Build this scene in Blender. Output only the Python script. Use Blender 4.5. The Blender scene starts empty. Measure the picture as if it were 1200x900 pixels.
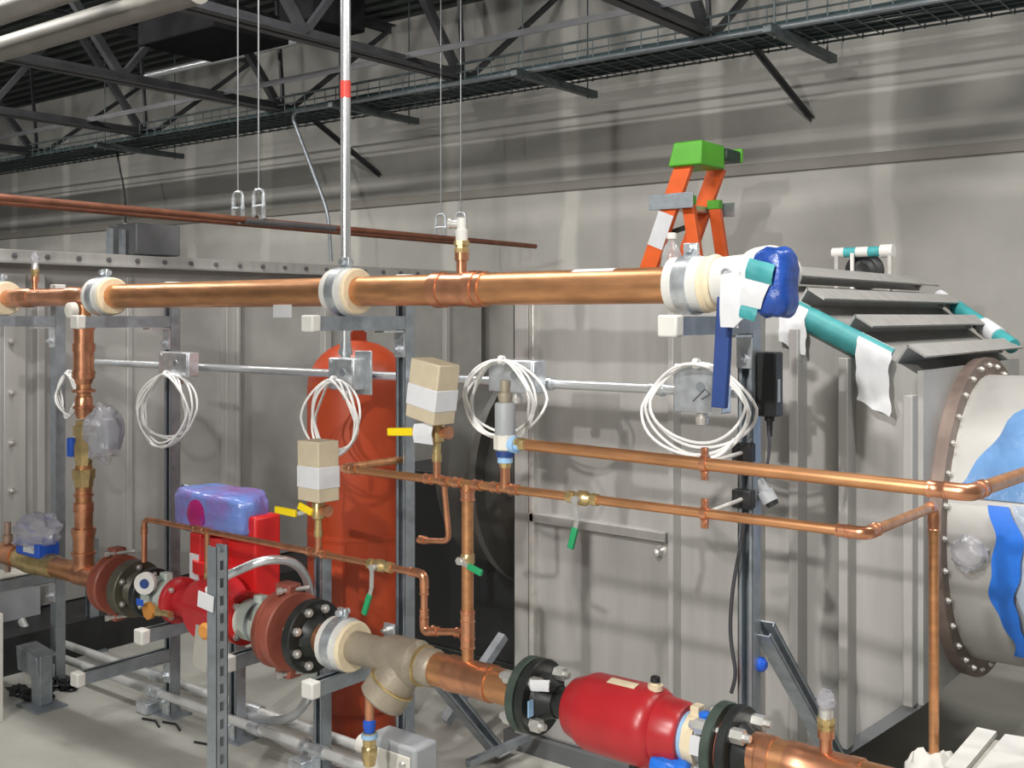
import bpy, bmesh, math, random
from mathutils import Vector, Matrix, noise
R = math.radians
S = bpy.context.scene
COL = S.collection

# ---------------------------------------------------------------- camera, world, lights, exposure
EYE = 1.5
FW = Vector((-0.616, 0.788, 0)); RT = Vector((0.788, 0.616, 0)); FPX = 1277.0
cam_d = bpy.data.cameras.new('camera'); cam = bpy.data.objects.new('camera', cam_d); COL.objects.link(cam)
cam.location = (0, 0, EYE); cam.rotation_euler = (R(90), 0, math.atan2(0.616, 0.788))
cam_d.sensor_width = 36; cam_d.lens = FPX / 1200 * 36; cam_d.shift_y = -80 / 1200
cam_d.clip_start = 0.05
S.camera = cam
S.view_settings.view_transform = 'Standard'; S.view_settings.look = 'None'
S.view_settings.gamma = 1.0; S.view_settings.exposure = 0.1
wd = bpy.data.worlds.new('world'); S.world = wd; wd.use_nodes = True
wd.node_tree.nodes['Background'].inputs[0].default_value = (0.95, 0.98, 1.0, 1)
wd.node_tree.nodes['Background'].inputs[1].default_value = 0.07
def lamp(kind, loc, power, color=(1, 0.97, 0.92), target=None, **kw):
    d = bpy.data.lights.new('lamp', kind); d.energy = power; d.color = color
    for k, v in kw.items(): setattr(d, k, v)
    o = bpy.data.objects.new('lamp', d); COL.objects.link(o); o.location = loc
    if target is not None:
        o.rotation_euler = (Vector(target) - Vector(loc)).to_track_quat('-Z', 'Y').to_euler()
    return o
lamp('POINT', (-0.9, -2.6, 2.6), 400, shadow_soft_size=0.05)
lamp('POINT', (-0.6, -0.8, 3.2), 340, shadow_soft_size=0.06)
for lx in (-9.5, -6.4, -3.3, -0.2):
    lamp('AREA', (lx, 2.25, 3.66), 66, target=(lx, 3.9, 1.0), shape='RECTANGLE', size=1.4, size_y=0.12)
lamp('AREA', (0.2, 3.9, 3.6), 30, target=(-0.4, 4.2, 0), shape='RECTANGLE', size=1.2, size_y=0.12)  # added fill strip, no known fixture, brightens the ribbed slope of the plenum

# ---------------------------------------------------------------- real places from sight lines (a plane of the room is given, so each point is a true 3-D place)
def xp(px, Y):
    t = (px - 600) / FPX; d = Y / (0.788 + 0.616 * t)
    return 0.788 * t * d - 0.616 * d
def at(px, py, Y):
    t = (px - 600) / FPX; d = Y / (0.788 + 0.616 * t)
    return Vector((0.788 * t * d - 0.616 * d, Y, EYE - (py - 370) * d / FPX))
def atX(px, py, X):
    t = (px - 600) / FPX; d = X / (0.788 * t - 0.616)
    return Vector((X, 0.616 * t * d + 0.788 * d, EYE - (py - 370) * d / FPX))
def onfloor(px, py, z=0.0):
    d = (EYE - z) * FPX / (py - 370); t = (px - 600) / FPX
    return Vector((0.788 * t * d - 0.616 * d, 0.616 * t * d + 0.788 * d, z))

# ---------------------------------------------------------------- materials
MATS = {}
def mat(name, col, rough=0.5, metal=0.0, var=0.12, scale=8.0, bump=0.0, bscale=60.0, trans=0.0, alpha=1.0, stretch=None, spec=0.5):
    m = bpy.data.materials.new(name); m.use_nodes = True; nt = m.node_tree; N = nt.nodes; L = nt.links
    b = N['Principled BSDF']; b.inputs['Roughness'].default_value = rough; b.inputs['Metallic'].default_value = metal
    b.inputs['Transmission Weight'].default_value = trans; b.inputs['Alpha'].default_value = alpha
    b.inputs['Specular IOR Level'].default_value = spec
    tc = N.new('ShaderNodeTexCoord'); mp = N.new('ShaderNodeMapping'); L.new(tc.outputs['Object'], mp.inputs[0])
    if stretch: mp.inputs['Scale'].default_value = stretch
    nz = N.new('ShaderNodeTexNoise'); nz.inputs['Scale'].default_value = scale; nz.inputs['Detail'].default_value = 6
    L.new(mp.outputs[0], nz.inputs['Vector'])
    rp = N.new('ShaderNodeValToRGB'); L.new(nz.outputs['Fac'], rp.inputs[0])
    rp.color_ramp.elements[0].position = 0.3; rp.color_ramp.elements[1].position = 0.7
    c0 = [max(0, c * (1 - var)) for c in col]; c1 = [min(1, c * (1 + var)) for c in col]
    rp.color_ramp.elements[0].color = (*c0, 1); rp.color_ramp.elements[1].color = (*c1, 1)
    L.new(rp.outputs[0], b.inputs['Base Color'])
    if bump:
        n2 = N.new('ShaderNodeTexNoise'); n2.inputs['Scale'].default_value = bscale; n2.inputs['Detail'].default_value = 4
        L.new(tc.outputs['Object'], n2.inputs['Vector'])
        bp = N.new('ShaderNodeBump'); bp.inputs['Strength'].default_value = bump; bp.inputs['Distance'].default_value = 0.01
        L.new(n2.outputs['Fac'], bp.inputs['Height']); L.new(bp.outputs[0], b.inputs['Normal'])
    MATS[name] = m
    return m
mat('galv', (0.37, 0.41, 0.45), 0.42, 0.7, 0.15, 25)
mat('zinc', (0.68, 0.72, 0.76), 0.33, 0.75, 0.18, 40)
mat('emt', (0.74, 0.77, 0.80), 0.3, 0.7, 0.06, 12)
mat('steel', (0.42, 0.412, 0.40), 0.5, 0.25, 0.10, 3.0, stretch=(6, 6, 0.6))
mat('steel2', (0.43, 0.425, 0.415), 0.5, 0.3, 0.14, 4.0)
mat('ductmetal', (0.50, 0.49, 0.47), 0.42, 0.35, 0.14, 5.0)
mat('flangebrown', (0.20, 0.15, 0.13), 0.5, 0.3, 0.3, 9)
mat('copper', (0.68, 0.335, 0.16), 0.36, 0.78, 0.2, 14, stretch=(0.7, 3, 3))
mat('copperfit', (0.68, 0.315, 0.18), 0.3, 0.8, 0.2, 22)
mat('copperold', (0.22, 0.09, 0.055), 0.5, 0.5, 0.25, 12)
mat('copperdull', (0.42, 0.29, 0.22), 0.5, 0.4, 0.2, 18)
mat('brass', (0.66, 0.50, 0.24), 0.32, 0.75, 0.2, 30)
mat('bronze', (0.37, 0.32, 0.25), 0.5, 0.35, 0.12, 20, bump=0.15, bscale=90)
mat('blackiron', (0.022, 0.025, 0.024), 0.42, 0.2, 0.3, 20)
mat('greeniron', (0.06, 0.085, 0.07), 0.5, 0.2, 0.25, 20)
mat('nickel', (0.72, 0.71, 0.68), 0.35, 0.7, 0.1, 30)
mat('blackplastic', (0.018, 0.019, 0.021), 0.45)
mat('red', (0.46, 0.022, 0.028), 0.33, 0, 0.1, 10)
mat('brightred', (0.62, 0.02, 0.02), 0.35, 0, 0.1, 10)
mat('tankred', (0.42, 0.058, 0.018), 0.42, 0, 0.12, 5)
mat('rustred', (0.27, 0.075, 0.05), 0.45, 0, 0.15, 16)
mat('palegreen', (0.55, 0.62, 0.57), 0.4, 0.1, 0.08, 20)
mat('cream', (0.80, 0.68, 0.48), 0.75, 0, 0.08, 30)
mat('white', (0.68, 0.67, 0.64), 0.55, 0, 0.05, 15)
mat('offwhite', (0.72, 0.70, 0.64), 0.6, 0, 0.07, 20)
mat('paper', (0.68, 0.69, 0.72), 0.7, 0, 0.04, 20)
mat('cable', (0.84, 0.84, 0.83), 0.45, 0, 0.03, 20)
mat('tealtape', (0.055, 0.33, 0.35), 0.5, 0, 0.15, 20)
mat('bluefilm', (0.02, 0.075, 0.36), 0.3, 0, 0.35, 14, bump=0.5, bscale=30)
mat('bluepaint', (0.02, 0.11, 0.62), 0.4, 0, 0.15, 14)
mat('bluetape', (0.02, 0.18, 0.75), 0.4, 0, 0.15, 14)
mat('skyblue', (0.35, 0.58, 0.85), 0.4)
mat('board', (0.02, 0.055, 0.22), 0.5, 0, 0.15)
mat('clothblue', (0.13, 0.27, 0.52), 0.3, 0, 0.25, 6, bump=0.5, bscale=16)
mat('wrap', (0.22, 0.16, 0.50), 0.2, 0, 0.5, 5, bump=0.6, bscale=26)
mat('wrapred', (0.42, 0.03, 0.17), 0.2, 0, 0.4, 9, bump=0.5, bscale=26)
mat('bagclear', (0.72, 0.72, 0.80), 0.18, 0, 0.15, 20, trans=0.55, alpha=0.62, bump=0.5, bscale=40)
mat('bottleplastic', (0.9, 0.92, 0.95), 0.12, 0, 0.03, 20, trans=0.8, alpha=0.6)
mat('orange', (0.78, 0.125, 0.022), 0.4, 0, 0.1, 12)
mat('green', (0.10, 0.42, 0.03), 0.45, 0, 0.12)
mat('darkgreen', (0.02, 0.05, 0.03), 0.45)
mat('greengrip', (0.02, 0.33, 0.13), 0.45)
mat('yellow', (0.88, 0.66, 0.01), 0.4, 0, 0.06)
mat('cardboard', (0.56, 0.48, 0.35), 0.8, 0, 0.07, 20)
mat('beigeboard', (0.44, 0.42, 0.38), 0.7, 0, 0.08, 12)
mat('joistpaint', (0.045, 0.046, 0.052), 0.5, 0.1, 0.25, 8)
mat('deck', (0.05, 0.062, 0.06), 0.6, 0.2, 0.3, 3)
mat('traysteel', (0.10, 0.125, 0.13), 0.5, 0.4, 0.3, 14)
mat('traycable', (0.03, 0.055, 0.06), 0.55, 0, 0.4, 10)
mat('palepipe', (0.24, 0.228, 0.205), 0.55, 0.1, 0.08, 6)
mat('greybox', (0.15, 0.155, 0.165), 0.5, 0.2, 0.15, 6)
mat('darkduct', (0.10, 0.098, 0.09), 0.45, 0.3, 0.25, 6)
mat('greyplastic', (0.36, 0.38, 0.40), 0.5, 0, 0.08)
mat('oliveiron', (0.10, 0.092, 0.07), 0.45, 0.3, 0.25, 16)
mat('conduitgrey', (0.60, 0.61, 0.60), 0.42, 0.25, 0.06, 12)
mat('rodgrey', (0.26, 0.27, 0.28), 0.4, 0.5, 0.1, 20)
mat('palefilm', (0.45, 0.52, 0.62), 0.25, 0, 0.2, 8, bump=0.4, bscale=24)
mat('matteblack', (0.014, 0.014, 0.016), 0.9, 0, 0.3, 6, spec=0.08)
mat('orangedisc', (0.60, 0.25, 0.05), 0.5)
mat('redprint', (0.75, 0.08, 0.06), 0.5)
mat('ink', (0.05, 0.05, 0.06), 0.6)

def two_hue(name, c0, c1):
    m = MATS[name]
    for n in m.node_tree.nodes:
        if n.type == 'VALTORGB':
            n.color_ramp.elements[0].color = (*c0, 1); n.color_ramp.elements[1].color = (*c1, 1)
            n.color_ramp.elements[0].position = 0.42; n.color_ramp.elements[1].position = 0.62
two_hue('wrap', (0.17, 0.27, 0.66), (0.30, 0.12, 0.38))
two_hue('wrapred', (0.40, 0.02, 0.16), (0.16, 0.05, 0.42))
def wall_material():
    m = bpy.data.materials.new('drywall'); m.use_nodes = True; nt = m.node_tree; N = nt.nodes; L = nt.links
    b = N['Principled BSDF']; b.inputs['Roughness'].default_value = 0.85
    tc = N.new('ShaderNodeTexCoord'); sp = N.new('ShaderNodeSeparateXYZ'); L.new(tc.outputs['Object'], sp.inputs[0])
    nz = N.new('ShaderNodeTexNoise'); nz.inputs['Scale'].default_value = 1.6; nz.inputs['Detail'].default_value = 5
    L.new(tc.outputs['Object'], nz.inputs['Vector'])
    def math_(op, a, bb, clamp=False):
        n = N.new('ShaderNodeMath'); n.operation = op; n.use_clamp = clamp
        for i, q in enumerate((a, bb)):
            if q is None: continue
            if isinstance(q, (int, float)): n.inputs[i].default_value = q
            else: L.new(q, n.inputs[i])
        return n.outputs[0]
    # taped joints between boards: paler bands of joint compound about every metre and one level joint
    wob = math_('MULTIPLY', math_('SUBTRACT', nz.outputs['Fac'], 0.5), 0.16)
    ux = math_('ADD', sp.outputs['X'], wob)
    fr = math_('ABSOLUTE', math_('SUBTRACT', math_('FRACT', math_('ADD', math_('MULTIPLY', ux, 1 / 1.05), 0.5), None), 0.5), None)
    band = math_('MULTIPLY', math_('SUBTRACT', 0.085, fr), 22.0, True)
    uz = math_('ABSOLUTE', math_('SUBTRACT', math_('ADD', sp.outputs['Z'], wob), 2.18), None)
    band2 = math_('MULTIPLY', math_('SUBTRACT', 0.09, uz), 14.0, True)
    n3 = N.new('ShaderNodeTexNoise'); n3.inputs['Scale'].default_value = 0.9; L.new(tc.outputs['Object'], n3.inputs['Vector'])
    keep = math_('MULTIPLY', math_('SUBTRACT', n3.outputs['Fac'], 0.26), 5.0, True)
    mk = math_('MULTIPLY', math_('MAXIMUM', band, math_('MULTIPLY', band2, 0.6)), keep)
    mix = N.new('ShaderNodeMix'); mix.data_type = 'RGBA'
    L.new(mk, mix.inputs['Factor']); mix.inputs['A'].default_value = (0.46, 0.45, 0.425, 1); mix.inputs['B'].default_value = (0.62, 0.61, 0.57, 1)
    mx2 = N.new('ShaderNodeMix'); mx2.data_type = 'RGBA'; mx2.blend_type = 'MULTIPLY'; mx2.inputs['Factor'].default_value = 0.25
    n4 = N.new('ShaderNodeTexNoise'); n4.inputs['Scale'].default_value = 5; n4.inputs['Detail'].default_value = 8; L.new(tc.outputs['Object'], n4.inputs['Vector'])
    L.new(mix.outputs['Result'], mx2.inputs['A']); L.new(n4.outputs['Fac'], mx2.inputs['B'])
    L.new(mx2.outputs['Result'], b.inputs['Base Color'])
    MATS['drywall'] = m
wall_material()
mat('concrete', (0.42, 0.42, 0.385), 0.75, 0, 0.16, 2.2, bump=0.15, bscale=30)
mat('trimgrey', (0.22, 0.208, 0.185), 0.7, 0, 0.08, 5)

# ---------------------------------------------------------------- mesh building
def V(*a): return Vector(a[0]) if len(a) == 1 else Vector(a)
def frame_of(d):
    d = V(d).normalized()
    up = V(0, 0, 1) if abs(d.z) < 0.9 else V(0, 1, 0)
    a = d.cross(up).normalized(); b = a.cross(d).normalized()
    return d, a, b
class MB:
    def __init__(s): s.v = []; s.f = []
    def box(s, c, size, rot=None):
        c = V(c); h = V(size) / 2; o = len(s.v)
        for z in (-1, 1):
            for x, y in ((-1, -1), (1, -1), (1, 1), (-1, 1)):
                p = V(x * h.x, y * h.y, z * h.z)
                if rot is not None: p = rot @ p
                s.v.append(c + p)
        for q in ((3, 2, 1, 0), (4, 5, 6, 7), (0, 1, 5, 4), (1, 2, 6, 5), (2, 3, 7, 6), (3, 0, 4, 7)):
            s.f.append(tuple(o + i for i in q))
        return s
    def bar(s, p0, p1, w, h, side=None):
        """box along p0-p1; w across (along side), h in the third direction"""
        p0, p1 = V(p0), V(p1); d = (p1 - p0); L = d.length; d.normalize()
        if side is None: _, a, b = frame_of(d)
        else:
            a = V(side); a = (a - d * a.dot(d)).normalized(); b = a.cross(d).normalized()
        m = Matrix((a, d, b)).transposed()
        return s.box((p0 + p1) / 2, (w, L, h), m)
    def lathe(s, p, d, prof, n=24, cap=True, closed=False):
        p = V(p); d, a, b = frame_of(d); o = len(s.v); k = len(prof)
        for (u, r) in prof:
            for i in range(n):
                t = 2 * math.pi * i / n
                s.v.append(p + d * u + (a * math.cos(t) + b * math.sin(t)) * r)
        rng = range(k) if closed else range(k - 1)
        for j in rng:
            j2 = (j + 1) % k
            for i in range(n):
                i2 = (i + 1) % n
                s.f.append((o + j * n + i, o + j2 * n + i, o + j2 * n + i2, o + j * n + i2))
        if cap and not closed:
            s.f.append(tuple(o + i for i in range(n)))
            s.f.append(tuple(o + (k - 1) * n + i for i in reversed(range(n))))
        return s
    def cyl(s, p0, p1, r, n=20):
        p0, p1 = V(p0), V(p1); return s.lathe(p0, p1 - p0, [(0, r), ((p1 - p0).length, r)], n)
    def ring(s, c, d, r0, r1, w, n=32):
        return s.lathe(c, d, [(-w / 2, r0), (-w / 2, r1), (w / 2, r1), (w / 2, r0)], n, closed=True)
    def tube(s, pts, r, n=10, cap=True):
        pts = [V(p) for p in pts]; o = len(s.v); m = len(pts)
        d0 = (pts[1] - pts[0]).normalized(); _, a, b = frame_of(d0)
        for i, p in enumerate(pts):
            if i == 0: d = d0
            elif i == m - 1: d = (pts[-1] - pts[-2]).normalized()
            else:
                d = ((pts[i] - pts[i - 1]).normalized() + (pts[i + 1] - pts[i]).normalized())
                d = d.normalized() if d.length > 1e-6 else d0
            a = (a - d * a.dot(d)).normalized(); b = d.cross(a)
            rr = r[i] if isinstance(r, (list, tuple)) else r
            for k in range(n):
                t = 2 * math.pi * k / n; s.v.append(p + (a * math.cos(t) + b * math.sin(t)) * rr)
        for i in range(m - 1):
            for k in range(n):
                k2 = (k + 1) % n
                s.f.append((o + i * n + k, o + i * n + k2, o + (i + 1) * n + k2, o + (i + 1) * n + k))
        if cap:
            s.f.append(tuple(o + k for k in reversed(range(n)))); s.f.append(tuple(o + (m - 1) * n + k for k in range(n)))
        return s
    def extrude(s, poly, vec):
        o = len(s.v); n = len(poly); vec = V(vec)
        for p in poly: s.v.append(V(p))
        for p in poly: s.v.append(V(p) + vec)
        s.f.append(tuple(o + i for i in reversed(range(n)))); s.f.append(tuple(o + n + i for i in range(n)))
        for i in range(n):
            j = (i + 1) % n; s.f.append((o + i, o + j, o + n + j, o + n + i))
        return s
    def hull8(s, bottom, top):
        o = len(s.v)
        for p in list(bottom) + list(top): s.v.append(V(p))
        for q in ((3, 2, 1, 0), (4, 5, 6, 7), (0, 1, 5, 4), (1, 2, 6, 5), (2, 3, 7, 6), (3, 0, 4, 7)): s.f.append(tuple(o + i for i in q))
        return s
    def blob(s, c, rad, amp=0.25, freq=9.0, seed=0, nu=20, nv=14, sq=1.0, rot=None):
        c = V(c); o = len(s.v)
        for j in range(nv + 1):
            ph = math.pi * j / nv
            for i in range(nu):
                th = 2 * math.pi * i / nu
                q = V(math.sin(ph) * math.cos(th), math.sin(ph) * math.sin(th), math.cos(ph))
                if sq != 1.0: q = V(*[math.copysign(abs(k) ** sq, k) for k in q])
                f = 1 + amp * noise.noise(q * freq * 0.35 + V(seed * 7.3, seed * 3.1, 1.7)) + amp * 0.5 * noise.noise(q * freq + V(seed * 2.3, 5, seed))
                p = V(q.x * rad[0], q.y * rad[1], q.z * rad[2]) * f
                if rot is not None: p = rot @ p
                s.v.append(c + p)
        for j in range(nv):
            for i in range(nu):
                i2 = (i + 1) % nu
                s.f.append((o + j * nu + i, o + (j + 1) * nu + i, o + (j + 1) * nu + i2, o + j * nu + i2))
        return s
    def grid(s, fn, nu, nv, thick=0.0):
        """surface fn(u,v) u,v in 0..1; closed slab when thick is set (offset along fn normal estimate)"""
        o = len(s.v); P = [[V(fn(i / nu, j / nv)) for i in range(nu + 1)] for j in range(nv + 1)]
        Nn = [[None] * (nu + 1) for _ in range(nv + 1)]
        for j in range(nv + 1):
            for i in range(nu + 1):
                du = P[j][min(i + 1, nu)] - P[j][max(i - 1, 0)]; dv = P[min(j + 1, nv)][i] - P[max(j - 1, 0)][i]
                Nn[j][i] = du.cross(dv).normalized()
        w = nu + 1
        for j in range(nv + 1):
            for i in range(nu + 1): s.v.append(P[j][i])
        for j in range(nv):
            for i in range(nu): s.f.append((o + j * w + i, o + j * w + i + 1, o + (j + 1) * w + i + 1, o + (j + 1) * w + i))
        if thick:
            o2 = len(s.v)
            for j in range(nv + 1):
                for i in range(nu + 1): s.v.append(P[j][i] - Nn[j][i] * thick)
            for j in range(nv):
                for i in range(nu): s.f.append((o2 + j * w + i, o2 + (j + 1) * w + i, o2 + (j + 1) * w + i + 1, o2 + j * w + i + 1))
            edge = [(0, i) for i in range(nu)] + [(j, nu) for j in range(nv)] + [(nv, i) for i in range(nu, 0, -1)] + [(j, 0) for j in range(nv, 0, -1)]
            for k in range(len(edge)):
                a = edge[k][0] * w + edge[k][1]; b = edge[(k + 1) % len(edge)][0] * w + edge[(k + 1) % len(edge)][1]
                s.f.append((o + b, o + a, o2 + a, o2 + b))
        return s

def fillet(pts, rad, n=6):
    pts = [V(p) for p in pts]; out = [pts[0]]
    for i in range(1, len(pts) - 1):
        a, b, c = pts[i - 1], pts[i], pts[i + 1]; u = (a - b); w = (c - b)
        r = min(rad, u.length * 0.49, w.length * 0.49); u.normalize(); w.normalize()
        p0 = b + u * r; p1 = b + w * r
        for k in range(n + 1):
            t = k / n; out.append(p0 * (1 - t) ** 2 + b * (2 * t * (1 - t)) + p1 * t * t)
    out.append(pts[-1]); return out

def make_mesh(name, mb, off, smooth=True, ang=38):
    me = bpy.data.meshes.new(name)
    me.from_pydata([tuple(p - off) for p in mb.v], [], mb.f)
    bm = bmesh.new(); bm.from_mesh(me); bmesh.ops.recalc_face_normals(bm, faces=bm.faces); bm.to_mesh(me); bm.free()
    if smooth:
        me.polygons.foreach_set('use_smooth', [True] * len(me.polygons)); me.set_sharp_from_angle(angle=R(ang))
    me.update(); return me
def thing(name, label, cat, loc, group=None):
    o = bpy.data.objects.new(name, None); COL.objects.link(o); o.location = V(loc); o.empty_display_size = 0.05
    o['label'] = label; o['category'] = cat
    if group: o['group'] = group
    return o
def base_of(o):
    p = V(0, 0, 0)
    while o is not None: p += V(o.location); o = o.parent
    return p
def part(name, mb, m, parent, bevel=0.0, label=None, ang=38):
    off = base_of(parent)
    o = bpy.data.objects.new(name, make_mesh(name, mb, off, True, ang)); COL.objects.link(o); o.parent = parent
    o.data.materials.append(MATS[m])
    if bevel:
        q = o.modifiers.new('edge', 'BEVEL'); q.width = bevel; q.segments = 2; q.limit_method = 'ANGLE'; q.angle_limit = R(40)
    if label: o['label'] = label
    return o
def single(name, mb, m, label, cat, group=None, bevel=0.0, ang=38):
    xs = [p.x for p in mb.v]; ys = [p.y for p in mb.v]; zs = [p.z for p in mb.v]
    off = V((min(xs) + max(xs)) / 2, (min(ys) + max(ys)) / 2, min(zs))
    o = bpy.data.objects.new(name, make_mesh(name, mb, off, True, ang)); COL.objects.link(o); o.location = off
    o.data.materials.append(MATS[m]); o['label'] = label; o['category'] = cat
    if group: o['group'] = group
    if bevel:
        q = o.modifiers.new('edge', 'BEVEL'); q.width = bevel; q.segments = 2; q.limit_method = 'ANGLE'; q.angle_limit = R(40)
    return o
def struct(name, mb, m, ang=38):
    o = bpy.data.objects.new(name, make_mesh(name, mb, V(0, 0, 0), True, ang)); COL.objects.link(o)
    o.data.materials.append(MATS[m]); o['kind'] = 'structure'; return o
EX = V(1, 0, 0); EY = V(0, 1, 0); EZ = V(0, 0, 1)
def ring_bolts(parent, c, d, rad, n, r, length, m='nickel', name='bolt', phase=0.0):
    d, a, b = frame_of(d); proto = None
    for i in range(n):
        t = 2 * math.pi * (i + phase) / n; p = V(c) + (a * math.cos(t) + b * math.sin(t)) * rad
        mb = MB().lathe(p - d * length / 2, d, [(0, r * .5), (.1 * length, r * .5), (.1 * length, r), (.3 * length, r), (.3 * length, r * .5), (.7 * length, r * .5), (.7 * length, r), (.9 * length, r), (.9 * length, r * .5), (length, r * .5)], 6)
        part(name, mb, m, parent)

# ================================================================ THE SETTING
WY = 6.0; CZ = 3.75
struct('floor', MB().box((-5, 1.5, -0.05), (22, 12, 0.1)), 'concrete')
struct('wall_back', MB().box((-5, WY + 0.06, CZ / 2), (22, 0.12, CZ)), 'drywall')
struct('trim_1', MB().box((-5, WY - 0.012, 2.372), (22, 0.024, 0.062)), 'trimgrey')
dk = MB(); prof = []; y = -3.2; k = 0
while y < WY:
    prof += [(y, 0.0), (y + 0.055, 0.0), (y + 0.075, 0.05), (y + 0.13, 0.05)]; y += 0.15
poly = [V(-15, a, CZ + b) for a, b in prof] + [V(-15, prof[-1][0], CZ + 0.1), V(-15, prof[0][0], CZ + 0.1)]
dk.extrude(poly, (19, 0, 0)); struct('ceiling', dk, 'deck')

# ---------------------------------------------------------------- bar joists overhead
def angle_pair(mb, p0, p1, leg=0.055, t=0.007, flip=1):
    d = (V(p1) - V(p0)).normalized(); side = EX
    for sx in (-1, 1):
        mb.bar(V(p0) + side * sx * 0.012, V(p1) + side * sx * 0.012, t, leg, side)
        mb.bar(V(p0) + side * sx * (0.012 + leg / 2) + d.cross(side) * (leg / 2 * flip), V(p1) + side * sx * (0.012 + leg / 2) + d.cross(side) * (leg / 2 * flip), leg, t, side)
    return mb
JX = [-9.12, -7.48, -5.86, -4.23, -2.6, -0.97]
names = ['steel roof joist farthest from the silver pole, at the far end', 'steel roof joist ending above the dark hanging rod',
         'steel roof joist whose bottom chord ends where the thin conduit drops', 'steel roof joist whose bottom chord passes just behind the silver riser pole',
         'steel roof joist ending over the cable tray, above the orange ladder', 'steel roof joist above the blue wrapped valve, nearest the round duct']
ZB, ZT = 2.93, 3.68
for X, nm in zip(JX, names):
    j = thing('roof_joist', 'dark painted ' + nm, 'joist', (X, WY - 0.1, ZB), 'open web joists under the roof deck')
    part('bottom_chord', angle_pair(MB(), (X, -1.0, ZB), (X, 5.05, ZB)), 'joistpaint', j)
    part('top_chord', angle_pair(MB(), (X, -1.0, ZT), (X, WY - 0.02, ZT), flip=-1), 'joistpaint', j)
    yb = 5.0; part('web_bar', MB().bar((X, yb, ZB), (X, WY - 0.05, ZT - 0.02), 0.03, 0.03, EX), 'joistpaint', j)
    part('web_bar', MB().bar((X, yb - 0.06, ZB), (X, yb - 0.12, ZT), 0.022, 0.022, EX), 'joistpaint', j)
    yb -= 0.1
    for q in range(5):
        part('web_bar', MB().bar((X, yb, ZB), (X, yb - 0.6, ZT), 0.045, 0.045, EX), 'joistpaint', j)
        part('web_bar', MB().bar((X, yb - 0.6, ZT), (X, yb - 1.2, ZB), 0.035, 0.035, EX), 'joistpaint', j)
        yb -= 1.2
for (Y, z, wd_, lb) in ((4.43, 2.95, 0.032, 'long dark bridging angle crossing the joists, nearest the back wall'), (2.5, 3.64, 0.03, 'long dark bridging angle crossing high under the roof deck')):
    b_ = MB(); b_.bar((-13, Y, z), (1.5, Y, z), 0.006, wd_, EY); b_.bar((-13, Y + wd_ / 2, z + wd_ / 2), (1.5, Y + wd_ / 2, z + wd_ / 2), wd_, 0.006, EY)
    single('bridging_angle', b_, 'joistpaint', lb, 'brace')
for a, b, lb in (((355, 130, 5.1), (445, 205, 5.97), 'dark slanting angle brace running from joist to wall behind the silver pole'), ((885, 57, 5.15), (950, 138, 5.97), 'dark slanting angle brace running down to the wall above the orange ladder')):
    p, q = at(*a), at(*b); m = MB(); m.bar(p, q, 0.045, 0.006, EX); m.bar(p, q, 0.006, 0.045, EX)
    single('wall_brace', m, 'joistpaint', lb, 'brace')

# pale pipes and conduit overhead
def long_x(name, px0, px1, Y, k, r, m, lb, cat, n=18):
    z = EYE - k / 0.616 * Y
    return single(name, MB().cyl((xp(px0, Y), Y, z), (xp(px1, Y), Y, z), r, n), m, lb, cat)
long_x('overhead_pipe', -150, 232, 2.7, -0.302, 0.058, 'palepipe', 'thick pale pipe crossing below the joists at the far end', 'pipe')
long_x('overhead_pipe', -150, 120, 2.4, -0.343, 0.05, 'palepipe', 'highest pale pipe crossing in the top corner of the photo', 'pipe')
long_x('overhead_conduit', 172, 350, 4.75, -0.233, 0.026, 'emt', 'bright white conduit crossing high through the joist webs', 'conduit', 12)
# dark ductwork and boxes between the joists
single('ceiling_box', MB().box(at(250, 38, 4.1), (0.75, 0.55, 0.16)), 'matteblack', 'black box hanging between joists under the deck', 'box', bevel=0.01)
single('ceiling_box', MB().box(at(378, 12, 4.2), (0.28, 0.4, 0.22)), 'matteblack', 'small black box by the top of the silver riser pole', 'box', bevel=0.01)

# ---------------------------------------------------------------- wire cable tray
TZ = 2.88; TY0, TY1 = 4.86, 5.31
tx0, tx1 = -12.5, 0.5
tr = thing('cable_tray', 'long dark wire mesh cable tray running along the back wall under the joists', 'cable tray', (-4, (TY0 + TY1) / 2, TZ))
for nm, Y, z, r in (('side_rail', TY0, TZ + 0.10, 0.008), ('side_rail', TY1, TZ + 0.10, 0.008), ('side_wire', TY0, TZ, 0.006), ('side_wire', TY1, TZ, 0.006), ('side_wire', TY0, TZ + 0.05, 0.005), ('side_wire', TY1, TZ + 0.05, 0.005)):
    part(nm, MB().cyl((tx0, Y, z), (tx1, Y, z), r, 6), 'traysteel', tr)
for i in range(1, 6): part('floor_wire', MB().cyl((tx0, TY0 + i * 0.075, TZ), (tx1, TY0 + i * 0.075, TZ), 0.004, 6), 'traysteel', tr)
hp = None
for i in range(125):
    x = tx1 - 0.05 - i * 0.1
    if hp is None:
        hp = part('hoop_wire', MB().tube([(x, TY0, TZ + 0.1), (x, TY0, TZ - 0.008), (x, TY1, TZ - 0.008), (x, TY1, TZ + 0.1)], 0.004, 5), 'traysteel', tr); x_0 = x
    else:
        c = hp.copy(); COL.objects.link(c); c.parent = tr; c.location.x = x - x_0
cb = MB(); random.seed(4)
for i in range(13):
    y0 = TY0 + 0.03 + i * 0.032; pts = []
    for k in range(27): pts.append((tx0 + k * 0.5, y0 + random.uniform(-0.012, 0.012), TZ + 0.012 + (i % 3) * 0.008 + random.uniform(0, 0.01)))
    cb.tube(pts, 0.011, 6)
o = single('tray_cables', cb, 'traycable', 'dark cables lying along the wire mesh tray', 'cables'); o['kind'] = 'stuff'
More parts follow.
